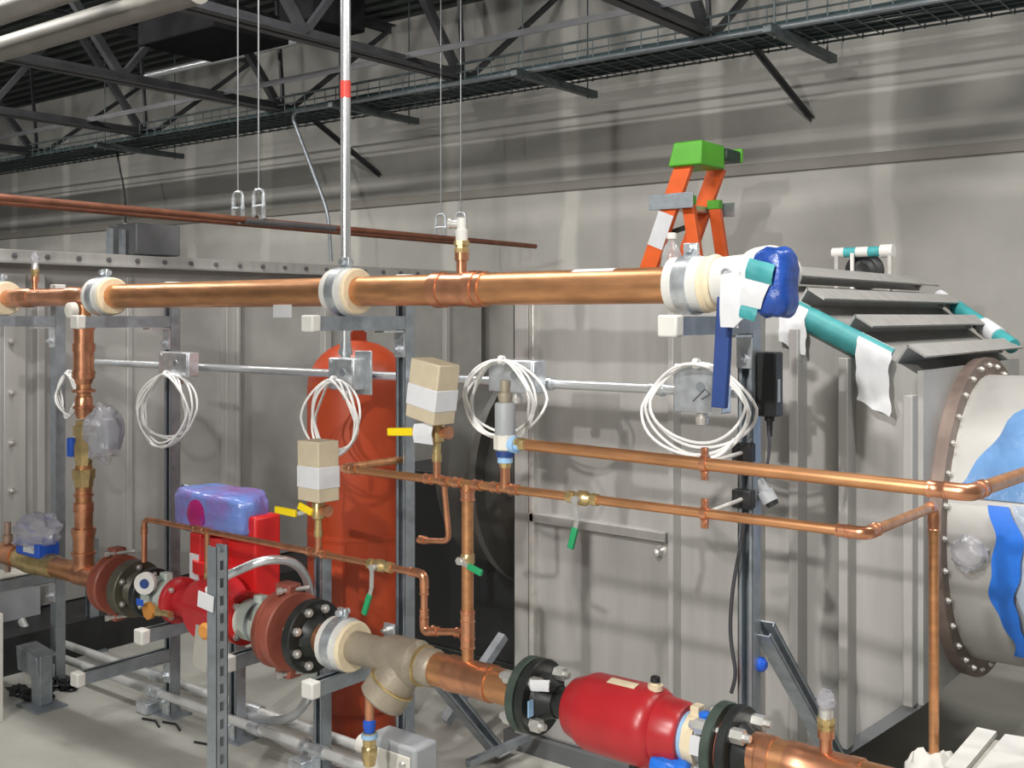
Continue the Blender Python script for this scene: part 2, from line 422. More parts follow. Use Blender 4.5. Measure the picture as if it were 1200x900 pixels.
c_ = MB(); c_.tube(fillet([(xp(1250, 4.82), 4.82, TZ - 0.022), (xp(346, 4.82), 4.82, TZ - 0.022), (xp(340, 4.82), 4.84, TZ - 0.05), at(385, 250, 4.9), at(388, 306, 4.95)], 0.12), 0.0125, 10)
single('tray_conduit', c_, 'galv', 'thin silver conduit along the tray edge that bends and drops by the wall', 'conduit')
for px in (165, 440, 652, 940):
    x = xp(px, 5.1); m = MB(); m.box((x, 5.1, TZ - 0.045), (0.041, 0.8, 0.041))
    t = thing('tray_support', 'dark strut cross bar under the cable tray ' + {165: 'at the far end', 440: 'just past the silver pole', 652: 'over the middle of the room', 940: 'above the orange ladder'}[px], 'support', (x, 5.1, TZ - 0.065), 'cross bars under the cable tray')
    part('cross_bar', m, 'traysteel', t)
    for yy in (4.78, 5.42): part('threaded_rod', MB().cyl((x, yy, TZ - 0.08), (x, yy, CZ), 0.005, 6), 'traysteel', t)

# ---------------------------------------------------------------- thin overhead copper lines and their clevis hangers
HX = (-4.0, -4.15); HZ = 1.945
for i, X in enumerate(HX):
    single('branch_pipe', MB().cyl((X, 1.2, HZ + 0.0), (X, 5.35 - 0.5 * i, HZ - 0.02), 0.0145, 12), 'copperold', ('rust brown thin copper line overhead, the nearer of two', 'rust brown thin copper line overhead, the farther of two')[i], 'pipe', 'paired overhead copper lines')
lbls = ['silver clevis hanger on the nearer brown line, before the silver pole', 'silver clevis hanger on the farther brown line, before the silver pole', 'clevis hanger on the nearer brown line, close to the white capped vent', 'clevis hanger on the farther brown line, beyond the silver pole']
k = 0
for px in (303, 540):
    for X in HX:
        Y = atX(px, 235, -4.0).y
        h = thing('pipe_hanger', lbls[k], 'hanger', (X, Y, HZ), 'clevis hangers on the overhead lines'); k += 1
        u = MB()
        for sx in (-1, 1): u.box((X + sx * 0.034, Y, HZ + 0.055), (0.004, 0.022, 0.11))
        u.ring((X, Y, HZ), EY, 0.0165, 0.021, 0.022, 20)
        part('clevis', u, 'zinc', h)
        part('yoke', MB().tube(fillet([(X - 0.036, Y, HZ + 0.05), (X - 0.034, Y, HZ + 0.135), (X + 0.034, Y, HZ + 0.135), (X + 0.036, Y, HZ + 0.05)], 0.03), 0.007, 8), 'zinc', h)
        part('cross_bolt', MB().cyl((X - 0.045, Y, HZ + 0.06), (X + 0.045, Y, HZ + 0.06), 0.006, 8), 'zinc', h)
        part('threaded_rod', MB().cyl((X, Y, HZ + 0.115), (X, Y, CZ), 0.0035, 8), 'rodgrey', h)
single('pipe_saddle', MB().grid(lambda u, v: (HX[0] - 0.05 + math.cos(math.pi * (1 + u)) * 0.024 + 0.05, atX(285, 250, -4.0).y + v * 0.55, HZ - 0.004 + math.sin(math.pi * (1 + u)) * 0.024), 10, 2, 0.002), 'greybox', 'dark grey half round shield under the brown lines', 'shield')

# ---------------------------------------------------------------- left air unit (its panelled side runs away from the camera)
UX = -4.8; UZ = 1.80
un = thing('air_unit', 'long grey steel air unit with bolted top flange behind the pipes', 'air unit', (UX - 0.6, 3.9, 0))
part('casing', MB().box((UX - 0.6, 3.75, 0.97), (1.2, 4.1, 1.62)), 'steel2', un, 0.004)
part('base_and_shade', MB().box((UX - 0.4, 3.85, 0.078), (1.5, 3.9, 0.156)), 'blackplastic', un)  # unit base, black and pushed forward to stand in for shade on the floor
part('top_flange', MB().box((UX + 0.02, 3.75, UZ - 0.03), (0.04, 4.1, 0.055)), 'steel', un, 0.003)
part('flange_ledge', MB().box((UX + 0.05, 3.75, UZ - 0.062), (0.1, 4.1, 0.008)), 'steel2', un)
for i in range(26):
    part('bolt', MB().lathe((UX + 0.04, 1.85 + i * 0.155, UZ - 0.03), EX, [(0, 0.012), (0.012, 0.012), (0.012, 0.006), (0.02, 0.006)], 6), 'greybox', un)
for px, w, dp in ((14, 0.10, 0.03), (42, 0.035, 0.05), (262, 0.05, 0.06), (268, 0.02, 0.09), (150, 0.03, 0.02), (378, 0.05, 0.05), (520, 0.04, 0.04)):
    y = atX(px, 400, UX).y
    part('seam_flange', MB().box((UX + dp / 2, y, 0.94), (dp, w, 1.5)), 'steel', un, 0.003)
for py in (400, 460, 519, 575, 635):
    p = atX(13, py, UX + 0.03)
    part('bolt', MB().lathe(p, EX, [(0, 0.013), (0.012, 0.013), (0.012, 0.006), (0.022, 0.006)], 6), 'nickel', un)
gb = thing('control_box', 'dark grey box standing on the left air unit with small brackets', 'box', atX(172, 292, UX - 0.15))
pb = atX(172, 292, UX - 0.15)
part('body', MB().box((UX - 0.2, pb.y + 0.02, UZ + 0.09), (0.25, 0.26, 0.16)), 'greybox', gb, 0.006)
part('bracket', MB().box((UX - 0.12, pb.y - 0.23, UZ + 0.07), (0.03, 0.02, 0.13)), 'galv', gb)
part('bracket', MB().box((UX - 0.12, pb.y - 0.16, UZ + 0.07), (0.03, 0.02, 0.13)), 'galv', gb)
hy = 4.95; rd = thing('hanging_rod', 'dark bent cable hanging from the tray over the grey control box', 'cable', V(xp(140, hy), hy, TZ))
part('wire', MB().tube(fillet([V(xp(136, hy), hy, TZ - 0.004), at(139, 192, hy), at(144, 215, hy), at(147, 240, hy), at(147, 262, hy)], 0.05), 0.009, 8), 'blackiron', rd)
part('eye', MB().lathe(at(147, 266, hy), EZ, [(-0.03, 0.012), (0.03, 0.014)], 8), 'white', rd)

# ---------------------------------------------------------------- main steel plenum with tapered end
BX0, BX1, BY0, BY1, BZ1 = -2.33, -1.41, 3.0, 4.5, 1.594
EX1 = -0.99; EY0, EY1, EZ0, EZ1 = 3.14, 4.18, 0.42, 1.33
bx = thing('air_plenum', 'big plain steel air box with door panel and tapered ribbed end', 'plenum', ((BX0 + BX1) / 2, 3.7, 0))
part('casing', MB().box(((BX0 + BX1) / 2, (BY0 + BY1) / 2, (BZ1 + 0.06) / 2), (BX1 - BX0, BY1 - BY0, BZ1 - 0.06)), 'steel', bx, 0.003)
part('taper', MB().hull8([(BX1, BY0, 0.06), (EX1, EY0, EZ0), (EX1, EY1, EZ0), (BX1, BY1, 0.06)], [(BX1, BY0, BZ1), (EX1, EY0, EZ1), (EX1, EY1, EZ1), (BX1, BY1, BZ1)]), 'steel', bx)
def tp(f, side, e=0.0):
    """point on taper: f along, side='front' gives (x,y,zbottom,ztop)"""
    x = BX1 + (EX1 - BX1) * f; y0 = BY0 + (EY0 - BY0) * f; y1 = BY1 + (EY1 - BY1) * f
    return x, y0, y1, 0.06 + (EZ0 - 0.06) * f, BZ1 + (EZ1 - BZ1) * f
for f in (0.0, 0.27, 0.58, 0.97):
    x, y0, y1, zb, zt = tp(f, 0)
    part('rib', MB().bar((x, y0 - 0.028, zb), (x, y0 - 0.028, zt - 0.06), 0.028, 0.07, EX), 'steel', bx, 0.003)
dn = V(EX1 - BX1, 0, EZ1 - BZ1).normalized(); nn = V(-dn.z, 0, dn.x)
for f in (-0.04, 0.24, 0.54, 0.86):
    x, y0, y1, zb, zt = tp(max(f, 0), 0); c = V(x, 0, zt) + dn * (0.42 * min(f, 0))
    p0 = c + EY * y0; p1 = c + EY * y1
    part('rib', MB().bar(p0 + nn * 0.03, p1 + nn * 0.03, 0.006, 0.06, dn), 'steel', bx)
    part('rib_lip', MB().bar(p0 + nn * 0.058 + dn * 0.03, p1 + nn * 0.058 + dn * 0.03, 0.06, 0.006, dn), 'steel', bx)
    part('clip', MB().lathe(p1 - EY * 0.1 + nn * 0.03 + dn * 0.01, dn, [(0, 0.014), (0.02, 0.012)], 8), 'nickel', bx)
part('drip_lip', MB().bar((BX1, BY0 - 0.01, 0.05), (EX1, EY0 - 0.01, EZ0 - 0.01), 0.02, 0.03, EY), 'greybox', bx)
part('end_flange', MB().box((EX1 + 0.008, (EY0 + EY1) / 2, (EZ0 + EZ1) / 2), (0.016, EY1 - EY0 + 0.04, EZ1 - EZ0 + 0.03)), 'steel2', bx)
def face(px0, px1, py0, py1, dp, m, nm, bev=0.002):
    x0, x1 = xp(px0, BY0), xp(px1, BY0); z0 = at((px0 + px1) / 2, py1, BY0).z; z1 = at((px0 + px1) / 2, py0, BY0).z
    return part(nm, MB().box(((x0 + x1) / 2, BY0 - dp / 2, (z0 + z1) / 2), (x1 - x0, dp, z1 - z0)), m, bx, bev)
x0, x1 = xp(632, BY0), xp(787, BY0)
part('door_panel', MB().box(((x0 + x1) / 2, BY0 - 0.004, 0.82), (x1 - x0, 0.008, 1.5)), 'steel', bx, 0.002)
for px0, px1, dp, m in ((604, 609, 0.012, 'blackiron'), (609, 625, 0.03, 'steel'), (628, 633, 0.04, 'nickel'), (787, 792, 0.02, 'steel2'), (792, 798, 0.05, 'steel2')):
    x0, x1 = xp(px0, BY0), xp(px1, BY0)
    part('corner_post' if px0 < 620 else 'door_stile', MB().box(((x0 + x1) / 2, BY0 - dp / 2, 0.82), (x1 - x0, dp, 1.52)), m, bx, 0.002)
zc = at(706, 612, BY0).z; x0, x1 = xp(627, BY0), xp(787, BY0)
part('cross_rail', MB().bar((x0, BY0 - 0.02, at(627, 604, BY0).z), (x1, BY0 - 0.02, at(787, 628, BY0).z), 0.04, 0.03, EY), 'steel', bx, 0.002)
part('test_port', MB().lathe(at(777, 645, BY0 - 0.0), -EY, [(0, 0.02), (0.012, 0.02), (0.012, 0.011), (0.045, 0.011), (0.05, 0.004)], 12), 'nickel', bx)
part('base_rail', MB().box(((BX0 + BX1) / 2, BY0 + 0.75, 0.03), (BX1 - BX0 + 0.06, 1.56, 0.06)), 'greybox', bx)
# round duct on the tapered end
DC = V(EX1 + 0.016, 3.66, 0.868)
du = thing('round_duct', 'large round steel duct with bolted ring flange joining the tapered box', 'duct', (DC.x + 0.5, DC.y, 0))
part('shell', MB().lathe(DC, EX, [(0, 0.445), (1.3, 0.445), (1.3, 0.44), (0, 0.44)], 64, closed=True), 'ductmetal', du)
part('ring_flange', MB().lathe(DC, EX, [(0.0, 0.445), (0.0, 0.497), (0.022, 0.497), (0.022, 0.50), (0.036, 0.50), (0.036, 0.445)], 64, closed=True), 'flangebrown', du)
ring_bolts(du, DC + EX * 0.022, EX, 0.475, 32, 0.009, 0.05)
part('stiffener_ring', MB().lathe(DC + EX * 0.62, EX, [(0, 0.445), (0, 0.475), (0.03, 0.475), (0.03, 0.445)], 64, closed=True), 'ductmetal', du)
part('saddle_leg', MB().box((DC.x + 0.62, DC.y - 0.3, 0.25), (0.06, 0.06, 0.5)), 'steel2', du)
part('saddle_leg', MB().box((DC.x + 0.62, DC.y + 0.3, 0.25), (0.06, 0.06, 0.5)), 'steel2', du)
def onduct(th, x, r=0.449): return V(x, DC.y - r * math.cos(th), DC.z + r * math.sin(th))
def film(u, v):
    th = R(15) + R(125) * u; dg = math.degrees(th)
    edge = -0.915 + 0.0047 * (dg - 20) + 0.008 * math.sin(u * 41) + 0.012 * math.sin(u * 17)
    x = edge + (0.35 - edge) * v
    return onduct(th, x, 0.455 + 0.007 * noise.noise(V(u * 11, v * 9, 1)) + 0.008 * v)
dcv = thing('duct_cover', 'glossy blue plastic film wrapped over the upper side of the round duct', 'cover', DC + EX * 0.8)
part('film', MB().grid(film, 36, 20, 0.002), 'clothblue', dcv)
def tape(u, v):
    th = R(13) - R(60) * u; x = -0.825 + 0.015 * math.sin(u * 9) - 0.004 * math.sin(u * 27) + 0.035 * u + v * (0.055 + 0.02 * math.sin(u * 5))
    return onduct(th, x, 0.468)
def lower_film(u, v):
    th = R(14) - R(75) * u; x = -0.765 + 0.03 * u + 0.01 * math.sin(u * 13) + v * 1.1
    return onduct(th, x, 0.452 + 0.004 * noise.noise(V(u * 8, v * 9, 5)))
part('lower_film', MB().grid(lower_film, 30, 16, 0.002), 'palefilm', dcv)
single('duct_tape', MB().grid(tape, 60, 4, 0.002), 'bluetape', 'bright blue tape hanging down the side of the round duct', 'tape')
pt = atX(1140, 645, -0.86); pt = V(at(1140, 645, 3.22)); 
po = thing('duct_port', 'small port on the round duct sealed in crumpled clear plastic', 'port', pt)
part('collar', MB().lathe(V(pt.x, 3.235, pt.z), -EY, [(-0.02, 0.05), (0.01, 0.05), (0.01, 0.036), (0.05, 0.036)], 24), 'ductmetal', po)
part('wrapping', MB().blob((pt.x, 3.18, pt.z), (0.047, 0.03, 0.047), 0.3, 9, 3), 'bagclear', po)
# dark round duct behind the red tank
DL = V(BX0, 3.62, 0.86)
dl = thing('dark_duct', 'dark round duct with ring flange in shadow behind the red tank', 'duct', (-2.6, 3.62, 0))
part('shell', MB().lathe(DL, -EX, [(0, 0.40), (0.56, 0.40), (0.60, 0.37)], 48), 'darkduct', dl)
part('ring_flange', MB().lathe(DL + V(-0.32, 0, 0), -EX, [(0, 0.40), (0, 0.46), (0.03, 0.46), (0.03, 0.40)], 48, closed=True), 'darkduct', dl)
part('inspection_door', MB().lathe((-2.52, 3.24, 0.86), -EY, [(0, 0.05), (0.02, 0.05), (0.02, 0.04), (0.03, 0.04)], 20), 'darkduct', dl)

dh = thing('shade_block', 'added black block standing in for the deep shade behind the tank and drop pipe', 'housing', (-3.0, 4.0, 0))  # made-up black block that fills the unlit gap with dark colour
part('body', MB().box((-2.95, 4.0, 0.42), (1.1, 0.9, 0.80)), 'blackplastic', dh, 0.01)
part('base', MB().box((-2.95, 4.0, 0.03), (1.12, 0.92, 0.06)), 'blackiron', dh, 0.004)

# padding tubes and tape on the sloped edges
A = V(BX1 - 0.06, BY0 - 0.01, BZ1 + 0.0); B = V(-1.06, EY0 - 0.05, tp(0.83, 0)[4] + 0.0)
pd = thing('edge_padding', 'teal foam tube taped along the near sloped edge of the steel box', 'padding', (A + B) / 2)
part('tube', MB().tube([A, A.lerp(B, 0.33), A.lerp(B, 0.66), B], 0.036, 14), 'tealtape', pd)
def drape(c, w, drop, seed, r=0.039):
    d = (B - A).normalized()
    def fn(u, v):
        base = c + d * ((u - 0.5) * w + 0.01 * noise.noise(V(v * 5, seed, u)))
        s_ = v * (0.10 + drop)
        if s_ < 0.10:
            a = R(120) - s_ / r * 0.75; 
            return base + V(0, -math.cos(R(180) - a) * 0 - r * math.sin(R(0) + (s_ / 0.10) * R(90)), r * math.cos((s_ / 0.10) * R(90)) )
        return base + V(0, -r - 0.002 - 0.006 * noise.noise(V(u * 4, v * 5, seed)), -(s_ - 0.10) - (0.015 * noise.noise(V(u * 3, seed, 2)) if v > 0.95 else 0))
    return MB().grid(fn, 8, 14, 0.0015)
single('tape_strip', drape(A.lerp(B, 0.40), 0.085, 0.10, 1), 'paper', 'white tape strip over the teal tube, the upper of two', 'tape')
single('tape_strip', drape(A.lerp(B, 0.93), 0.10, 0.15, 5), 'paper', 'white tape strip over the lower end of the teal tube', 'tape')
C_ = V(BX1 + 0.08, BY1 - 0.04, tp(0.2, 0)[4] + 0.04); D_ = V(EX1, EY1 + 0.0, EZ1 + 0.06)
pe = thing('edge_padding', 'thin teal and white padding along the far sloped edge of the steel box', 'padding', (C_ + D_) / 2)
part('tube', MB().tube([C_.lerp(D_, 0.25), D_], 0.028, 12), 'tealtape', pe)
part('white_wrap', MB().tube([C_.lerp(D_, 0.62), C_.lerp(D_, 0.82)], 0.033, 12), 'paper', pe)
part('white_wrap', MB().tube([C_.lerp(D_, 0.0), C_.lerp(D_, 0.24)], 0.024, 12), 'paper', pe)
# fan guard with taped top on the box roof
g = at(1012, 330, 4.2); g.z = BZ1
fg = thing('taped_gauge', 'small round black guard in a white frame with teal taped top', 'gauge', (g.x, 4.2, BZ1))
part('frame_leg', MB().box((g.x - 0.10, 4.18, BZ1 + 0.075), (0.014, 0.014, 0.15)), 'nickel', fg)
part('frame_leg', MB().box((g.x + 0.11, 4.18, BZ1 + 0.075), (0.014, 0.014, 0.15)), 'nickel', fg)
part('frame_leg', MB().box((g.x - 0.03, 4.16, BZ1 + 0.075), (0.012, 0.012, 0.15)), 'white', fg)
part('guard', MB().lathe((g.x + 0.0, 4.22, BZ1 + 0.08), -EY, [(0, 0.075), (0.02, 0.075), (0.03, 0.055), (0.02, 0.05), (0.03, 0.03), (0.025, 0.012)], 24), 'blackplastic', fg)
for k, m in enumerate(('white', 'tealtape', 'white', 'tealtape', 'white')):
    part('tape_band', MB().cyl((g.x - 0.12 + k * 0.048, 4.19, BZ1 + 0.155), (g.x - 0.12 + (k + 1) * 0.048, 4.19, BZ1 + 0.155), 0.02 + (0.006 if k == 4 else 0), 12), m, fg)

# ================================================================ THE STRUT RACK
PY = 2.444; YP = 2.2
def strut(name, p0, p1, opening, m, parent, slots=False, w=0.0413, t=0.003):
    """C channel along p0-p1, open towards `opening`"""
    p0, p1 = V(p0), V(p1); d = (p1 - p0).normalized(); op = V(opening); op = (op - d * op.dot(d)).normalized(); sd = d.cross(op).normalized()
    mb = MB(); h = w / 2
    for s_ in (-1, 1):
        mb.bar(p0 + sd * s_ * (h - t / 2), p1 + sd * s_ * (h - t / 2), t, w, sd)
        mb.bar(p0 + sd * s_ * (h - 0.006) + op * (h - t / 2), p1 + sd * s_ * (h - 0.006) + op * (h - t / 2), 0.010, t, sd)
    bk = -op * (h - t / 2)
    if not slots: mb.bar(p0 + bk, p1 + bk, w - 2 * t, t, sd)
    else:
        for s_ in (-1, 1): mb.bar(p0 + bk + sd * s_ * 0.0135, p1 + bk + sd * s_ * 0.0135, 0.0135, t, sd)
        L = (p1 - p0).length; k = 0.0
        while k < L:
            mb.bar(p0 + bk + d * k, p0 + bk + d * min(k + 0.022, L), 0.0135, t, sd); k += 0.050
    return part(name, mb, m, parent)
GP = 'galvanised strut posts of the pipe rack'
def post(X, Y, z1, label, cap=True, foot=True, opening=-EY, slots=False, z0=0.0):
    t = thing('strut_post', label, 'post', (X, Y, z0), GP)
    strut('channel', (X, Y, z0 + 0.005), (X, Y, z1), opening, 'galv', t, slots)
    if cap: part('end_cap', MB().box((X, Y, z1 + 0.012), (0.045, 0.045, 0.03)), 'white', t, 0.004, label='white plastic cap')
    if foot:
        part('foot_plate', MB().box((X, Y, z0 + 0.004), (0.12, 0.09, 0.008)), 'galv', t)
        part('foot_bracket', MB().box((X - 0.0, Y - 0.028, z0 + 0.05), (0.04, 0.006, 0.09)), 'zinc', t)
        part('foot_bolt', MB().lathe((X, Y - 0.03, z0 + 0.06), -EY, [(0, 0.011), (0.012, 0.011), (0.012, 0.006), (0.02, 0.006)], 6), 'zinc', t)
    return t
PX1 = onfloor(68, 803)
post(PX1.x, PX1.y, 1.6, 'tall grey strut post in front of the bolted unit, past the taped riser', opening=-EX)
P2 = V(xp(202, PY), PY, 0); P3 = V(xp(475, PY), PY, 0); P4 = V(xp(878, PY), PY, 0)
post(P2.x, PY, 1.6, 'tall grey strut post behind the white cable coil by the copper riser')
post(P3.x, PY, 1.6, 'tall grey strut post in front of the orange red tank')
post(P4.x, PY, 1.6, 'tall grey strut post carrying the small black sensor box', slots=False)
p5 = onfloor(108, 763); post(p5.x, p5.y, 0.5, 'short strut post on the floor behind the copper riser foot', cap=False)
XA = -3.147; XB = xp(378, PY)
post(XA, PY, 0.50, 'short strut post hidden low behind the red pump', cap=False)
post(XB, PY, 0.72, 'mid height strut post in front of the edge of the red tank', cap=False)
pf = V(xp(255, 1.93), 1.93, 0); post(pf.x, 1.93, 0.845, 'slotted strut post standing in front of the red pump', cap=False, opening=-EX, slots=True)
GA = 'strut brackets carrying the pipes'
def arm(X, z, label, y0=2.07, cap=True, y1=PY - 0.022):
    a = thing('pipe_bracket', label, 'bracket', (X, y1, z), GA)
    strut('channel', (X, y0, z), (X, y1, z), EZ, 'galv', a)
    if cap: part('end_cap', MB().box((X, y0 - 0.008, z), (0.048, 0.034, 0.048)), 'white', a, 0.005, label='white plastic cap')
    part('angle_fitting', MB().box((X, y1 - 0.045, z - 0.026), (0.04, 0.09, 0.006)).box((X, y1 - 0.003, z - 0.065), (0.04, 0.006, 0.08)), 'zinc', a)
    part('bolt', MB().lathe((X, y1 - 0.006, z - 0.08), -EY, [(0, 0.012), (0.012, 0.012), (0.012, 0.006), (0.022, 0.006)], 6), 'zinc', a)
    return a
ZU = 1.57; ZL = 0.543
arm(PX1.x, 1.478, 'upper strut bracket under the cream ringed end of the high copper pipe', y1=PX1.y - 0.022)
arm(P2.x, 1.478, 'upper strut bracket above the copper riser, beside the white rods')
arm(P3.x, 1.478, 'upper strut bracket with white cap in front of the red tank top')
arm(P4.x, 1.478, 'upper strut bracket with large white cap below the white insulated valve')
arm(PX1.x, 0.45, 'lower strut bracket under the brass valve with blue housing', y1=PX1.y - 0.022)
arm(P2.x, 0.233, 'lowest strut bracket with white cap, just above the floor conduits')
arm(XA, 0.452, 'lower strut bracket with white cap under the black flange with the dial')
arm(XB, 0.452, 'lower strut bracket with white cap between pump and brown coupling')
arm(P3.x, 0.452, 'lower strut bracket with white cap beside the grey brown strainer')
def brace(p, q, label):
    t = thing('diagonal_brace', label, 'brace', q); strut('channel', p, q, V(1, 0, 0), 'galv', t, slots=True)
    d = (V(q) - V(p)).normalized(); part('foot_plate', MB().box(V(q) + V(0, 0.02, 0.0), (0.06, 0.1, 0.008)), 'zinc', t)
brace((P4.x + 0.03, PY + 0.02, 0.74), (P4.x + 0.03, PY + 0.72, 0.03), 'grey diagonal strut brace leaning from the post by the black cable')
brace((P3.x + 0.03, PY + 0.02, 0.46), (P3.x + 0.03, PY + 0.42, 0.03), 'grey diagonal strut brace at the foot of the post before the tank')
brace((P2.x + 0.03, PY + 0.02, 0.85), (P2.x + 0.03, PY + 0.62, 0.10), 'grey diagonal strut brace behind the red pump')
p, q = at(590, 745, 2.95), at(522, 846, 2.7)
single('floor_bar', MB().bar(p, q, 0.03, 0.03, EX), 'galv', 'pale slanting bar in the shade behind the strainer', 'bar')
single('floor_bar', MB().bar(at(622, 862, 2.9), at(548, 895, 2.6), 0.02, 0.02, EX), 'galv', 'thin pale bar low in the shade beside the steel box', 'bar')

# small floor standing bracket and debris
sb = onfloor(40, 828)
t = thing('floor_bracket', 'short grey steel bracket standing alone on the floor with a bent top', 'bracket', sb)
F = lambda x, y: at(x, y, sb.y)
part('upright', MB().extrude([F(36, 770), F(47, 770), F(47, 828), F(37, 828)], (0, 0.05, 0)), 'galv', t, 0.002)
part('top_plate', MB().extrude([F(22, 756), F(46, 770), F(47, 792), F(24, 784)], (0.0, -0.012, 0)), 'galv', t, 0.002)
part('top_flange', MB().extrude([F(22, 756), F(46, 770), F(46, 773), F(22, 759)], (0.0, 0.07, 0)), 'galv', t)
part('foot_plate', MB().box(sb + V(0.02, 0.02, 0.004), (0.16, 0.12, 0.008)), 'galv', t)
random.seed(8)
for k, (px, py) in enumerate(((22, 815), (36, 820), (62, 806), (80, 808), (52, 818))):
    c = onfloor(px, py); single('rubber_scrap', MB().blob(c + V(0, 0, 0.018), (0.045, 0.03, 0.022), 0.6, 6, k), 'blackplastic', 'black rubber scrap on the floor ' + ('at the open side of the short grey bracket', 'against the foot of the short grey bracket', 'between the short grey bracket and the tall post', 'nearest the foot of the tall strut post', 'just behind the short grey bracket')[k], 'scrap', 'black scraps by the bracket')
for k, (px, py) in enumerate(((178, 848), (202, 852), (240, 876))):
    c = onfloor(px, py); single('wire_offcut', MB().tube([c + V(-0.06, 0, 0.005), c + V(0, 0.015, 0.006), c + V(0.06, -0.01, 0.005)], 0.004, 6), 'blackplastic', 'thin dark wire offcut on the floor ' + ('below the lowest white capped bracket', 'in front of the small zinc conduit stand', 'beside the slotted post')[k], 'offcut', 'wire offcuts on the floor')
cabx = onfloor(12, 770); t = thing('grey_cabinet', 'pale grey cabinet corner low at the far end beneath the pipe', 'cabinet', cabx)
part('body', MB().box(cabx + V(-0.26, 0.0, 0.17), (0.5, 0.3, 0.34)), 'greyplastic', t, 0.01)
part('lid', MB().box(cabx + V(-0.26, 0.0, 0.35), (0.53, 0.33, 0.03)), 'offwhite', t, 0.005)
wp = at(-3, 740, 2.0); single('white_post', MB().box((wp.x, 2.0, 0.2), (0.03, 0.03, 0.40)), 'white', 'white square post cut off by the edge of the photo', 'post', bevel=0.003)

# floor conduits and their fittings
for k, (Y, z, a, b, lb) in enumerate(((2.42, 0.075, 25, 470, 'grey conduit along the floor, the nearer of two'), (2.53, 0.075, 20, 470, 'grey conduit along the floor, the farther of two'))):
    t = thing('floor_conduit', lb, 'conduit', (xp(200, Y), Y, z), 'conduits along the floor')
    part('pipe', MB().tube(fillet([(xp(a, Y), Y, z + 0.10), (xp(a, Y) + 0.12, Y, z), (xp(b, Y), Y, z)], 0.08), 0.0165, 12), 'conduitgrey', t)
    for px in (184, 374, 300): part('coupling', MB().cyl((xp(px, Y) - 0.03, Y, z), (xp(px, Y) + 0.03, Y, z), 0.022, 14), 'zinc', t)
for k, px in enumerate((192, 372)):
    X = xp(px, 2.47); t = thing('conduit_stand', ('small zinc stand holding the floor conduits by the cable coil post', 'small zinc stand holding the floor conduits near the red tank')[k], 'stand', (X, 2.47, 0), 'conduit stands')
    part('base', MB().box((X, 2.40, 0.022), (0.07, 0.06, 0.04)), 'zinc', t, 0.004)
    part('strap', MB().ring((X, 2.42, 0.075), EX, 0.0168, 0.024, 0.02, 16), 'zinc', t)
fb = at(448, 886, 2.3); t = thing('pull_box', 'pale grey electrical fitting box on the floor under the strainer', 'box', (fb.x, 2.3, 0))
part('body', MB().box((fb.x + 0.05, 2.33, 0.13), (0.20, 0.10, 0.26)), 'greyplastic', t, 0.01)
part('cover', MB().box((fb.x + 0.05, 2.276, 0.15), (0.17, 0.008, 0.17)), 'offwhite', t, 0.003)
part('elbow_hub', MB().lathe(V(fb.x - 0.12, 2.33, 0.20), EX, [(0, 0.028), (0.05, 0.028), (0.05, 0.035), (0.08, 0.035)], 16), 'offwhite', t)
part('screw', MB().lathe((fb.x + 0.11, 2.27, 0.21), -EY, [(0, 0.012), (0.008, 0.009)], 12), 'nickel', t)
part('screw', MB().lathe((fb.x + 0.0, 2.27, 0.08), -EY, [(0, 0.012), (0.008, 0.009)], 12), 'nickel', t)

# silver riser pole, horizontal conduit, junction boxes, cable coils
CYc = 2.488; CZc = 1.308
hc = thing('wall_conduit', 'silver conduit running level behind the posts between the junction boxes', 'conduit', (xp(480, CYc), CYc, CZc))
part('pipe', MB().cyl((xp(113, CYc), CYc, CZc), (xp(868, CYc), CYc, CZc), 0.0135, 14), 'emt', hc)
for px in (225, 424, 640, 770): part('connector', MB().lathe((xp(px, CYc) - 0.02, CYc, CZc), EX, [(0, 0.0155), (0.03, 0.0155), (0.03, 0.019), (0.042, 0.019)], 14), 'zinc', hc)
rx = xp(405, CYc)
rp = thing('riser_pole', 'tall silver pole rising from a junction box up past the pipes', 'pole', (rx, CYc, 1.36))
part('pipe', MB().cyl((rx, CYc, 1.36), (rx, CYc, CZ), 0.0165, 16), 'emt', rp)
zs = at(405, 105, CYc).z; part('sticker', MB().lathe((rx, CYc, zs - 0.028), EZ, [(0, 0.0168), (0, 0.0172), (0.056, 0.0172), (0.056, 0.0168)], 16, closed=True), 'redprint', rp, label='small red sticker')
part('coupling', MB().lathe((rx, CYc, 1.37), EZ, [(0, 0.023), (0.02, 0.023), (0.02, 0.019), (0.045, 0.019)], 14), 'zinc', rp)
GJ = 'junction boxes along the conduit'
def jbox(px0, px1, py0, py1, label, d=0.055, yf=2.40, plate=True):
    a = at(px0, py0, yf); b = at(px1, py1, yf); c = (a + b) / 2; w = abs(b.x - a.x); h = abs(a.z - b.z)
    t = thing('junction_box', label, 'junction box', (c.x, yf + d / 2, c.z - h / 2), GJ)
    part('body', MB().box((c.x, yf + d / 2, c.z), (w, d, h)), 'zinc', t, 0.004)
    cv = part('cover', MB().box((c.x, yf - 0.002, c.z), (w * 0.94, 0.005, h * 0.94)), 'zinc', t, 0.002)
    for sx, sz in ((-1, 1), (1, -1)):
        part('screw', MB().lathe((c.x + sx * w * 0.38, yf - 0.004, c.z + sz * h * 0.38), -EY, [(0, 0.005), (0.004, 0.004)], 10), 'nickel', cv)
    part('knockout', MB().lathe((c.x + w * 0.1, yf - 0.004, c.z + h * 0.05), -EY, [(0, 0.013), (0.003, 0.012)], 18), 'galv', cv)
    part('cable_grip', MB().lathe((c.x, yf + d / 2, c.z - h / 2), -EZ, [(0, 0.014), (0.012, 0.014), (0.012, 0.018), (0.03, 0.016)], 12), 'nickel', t)
    return t
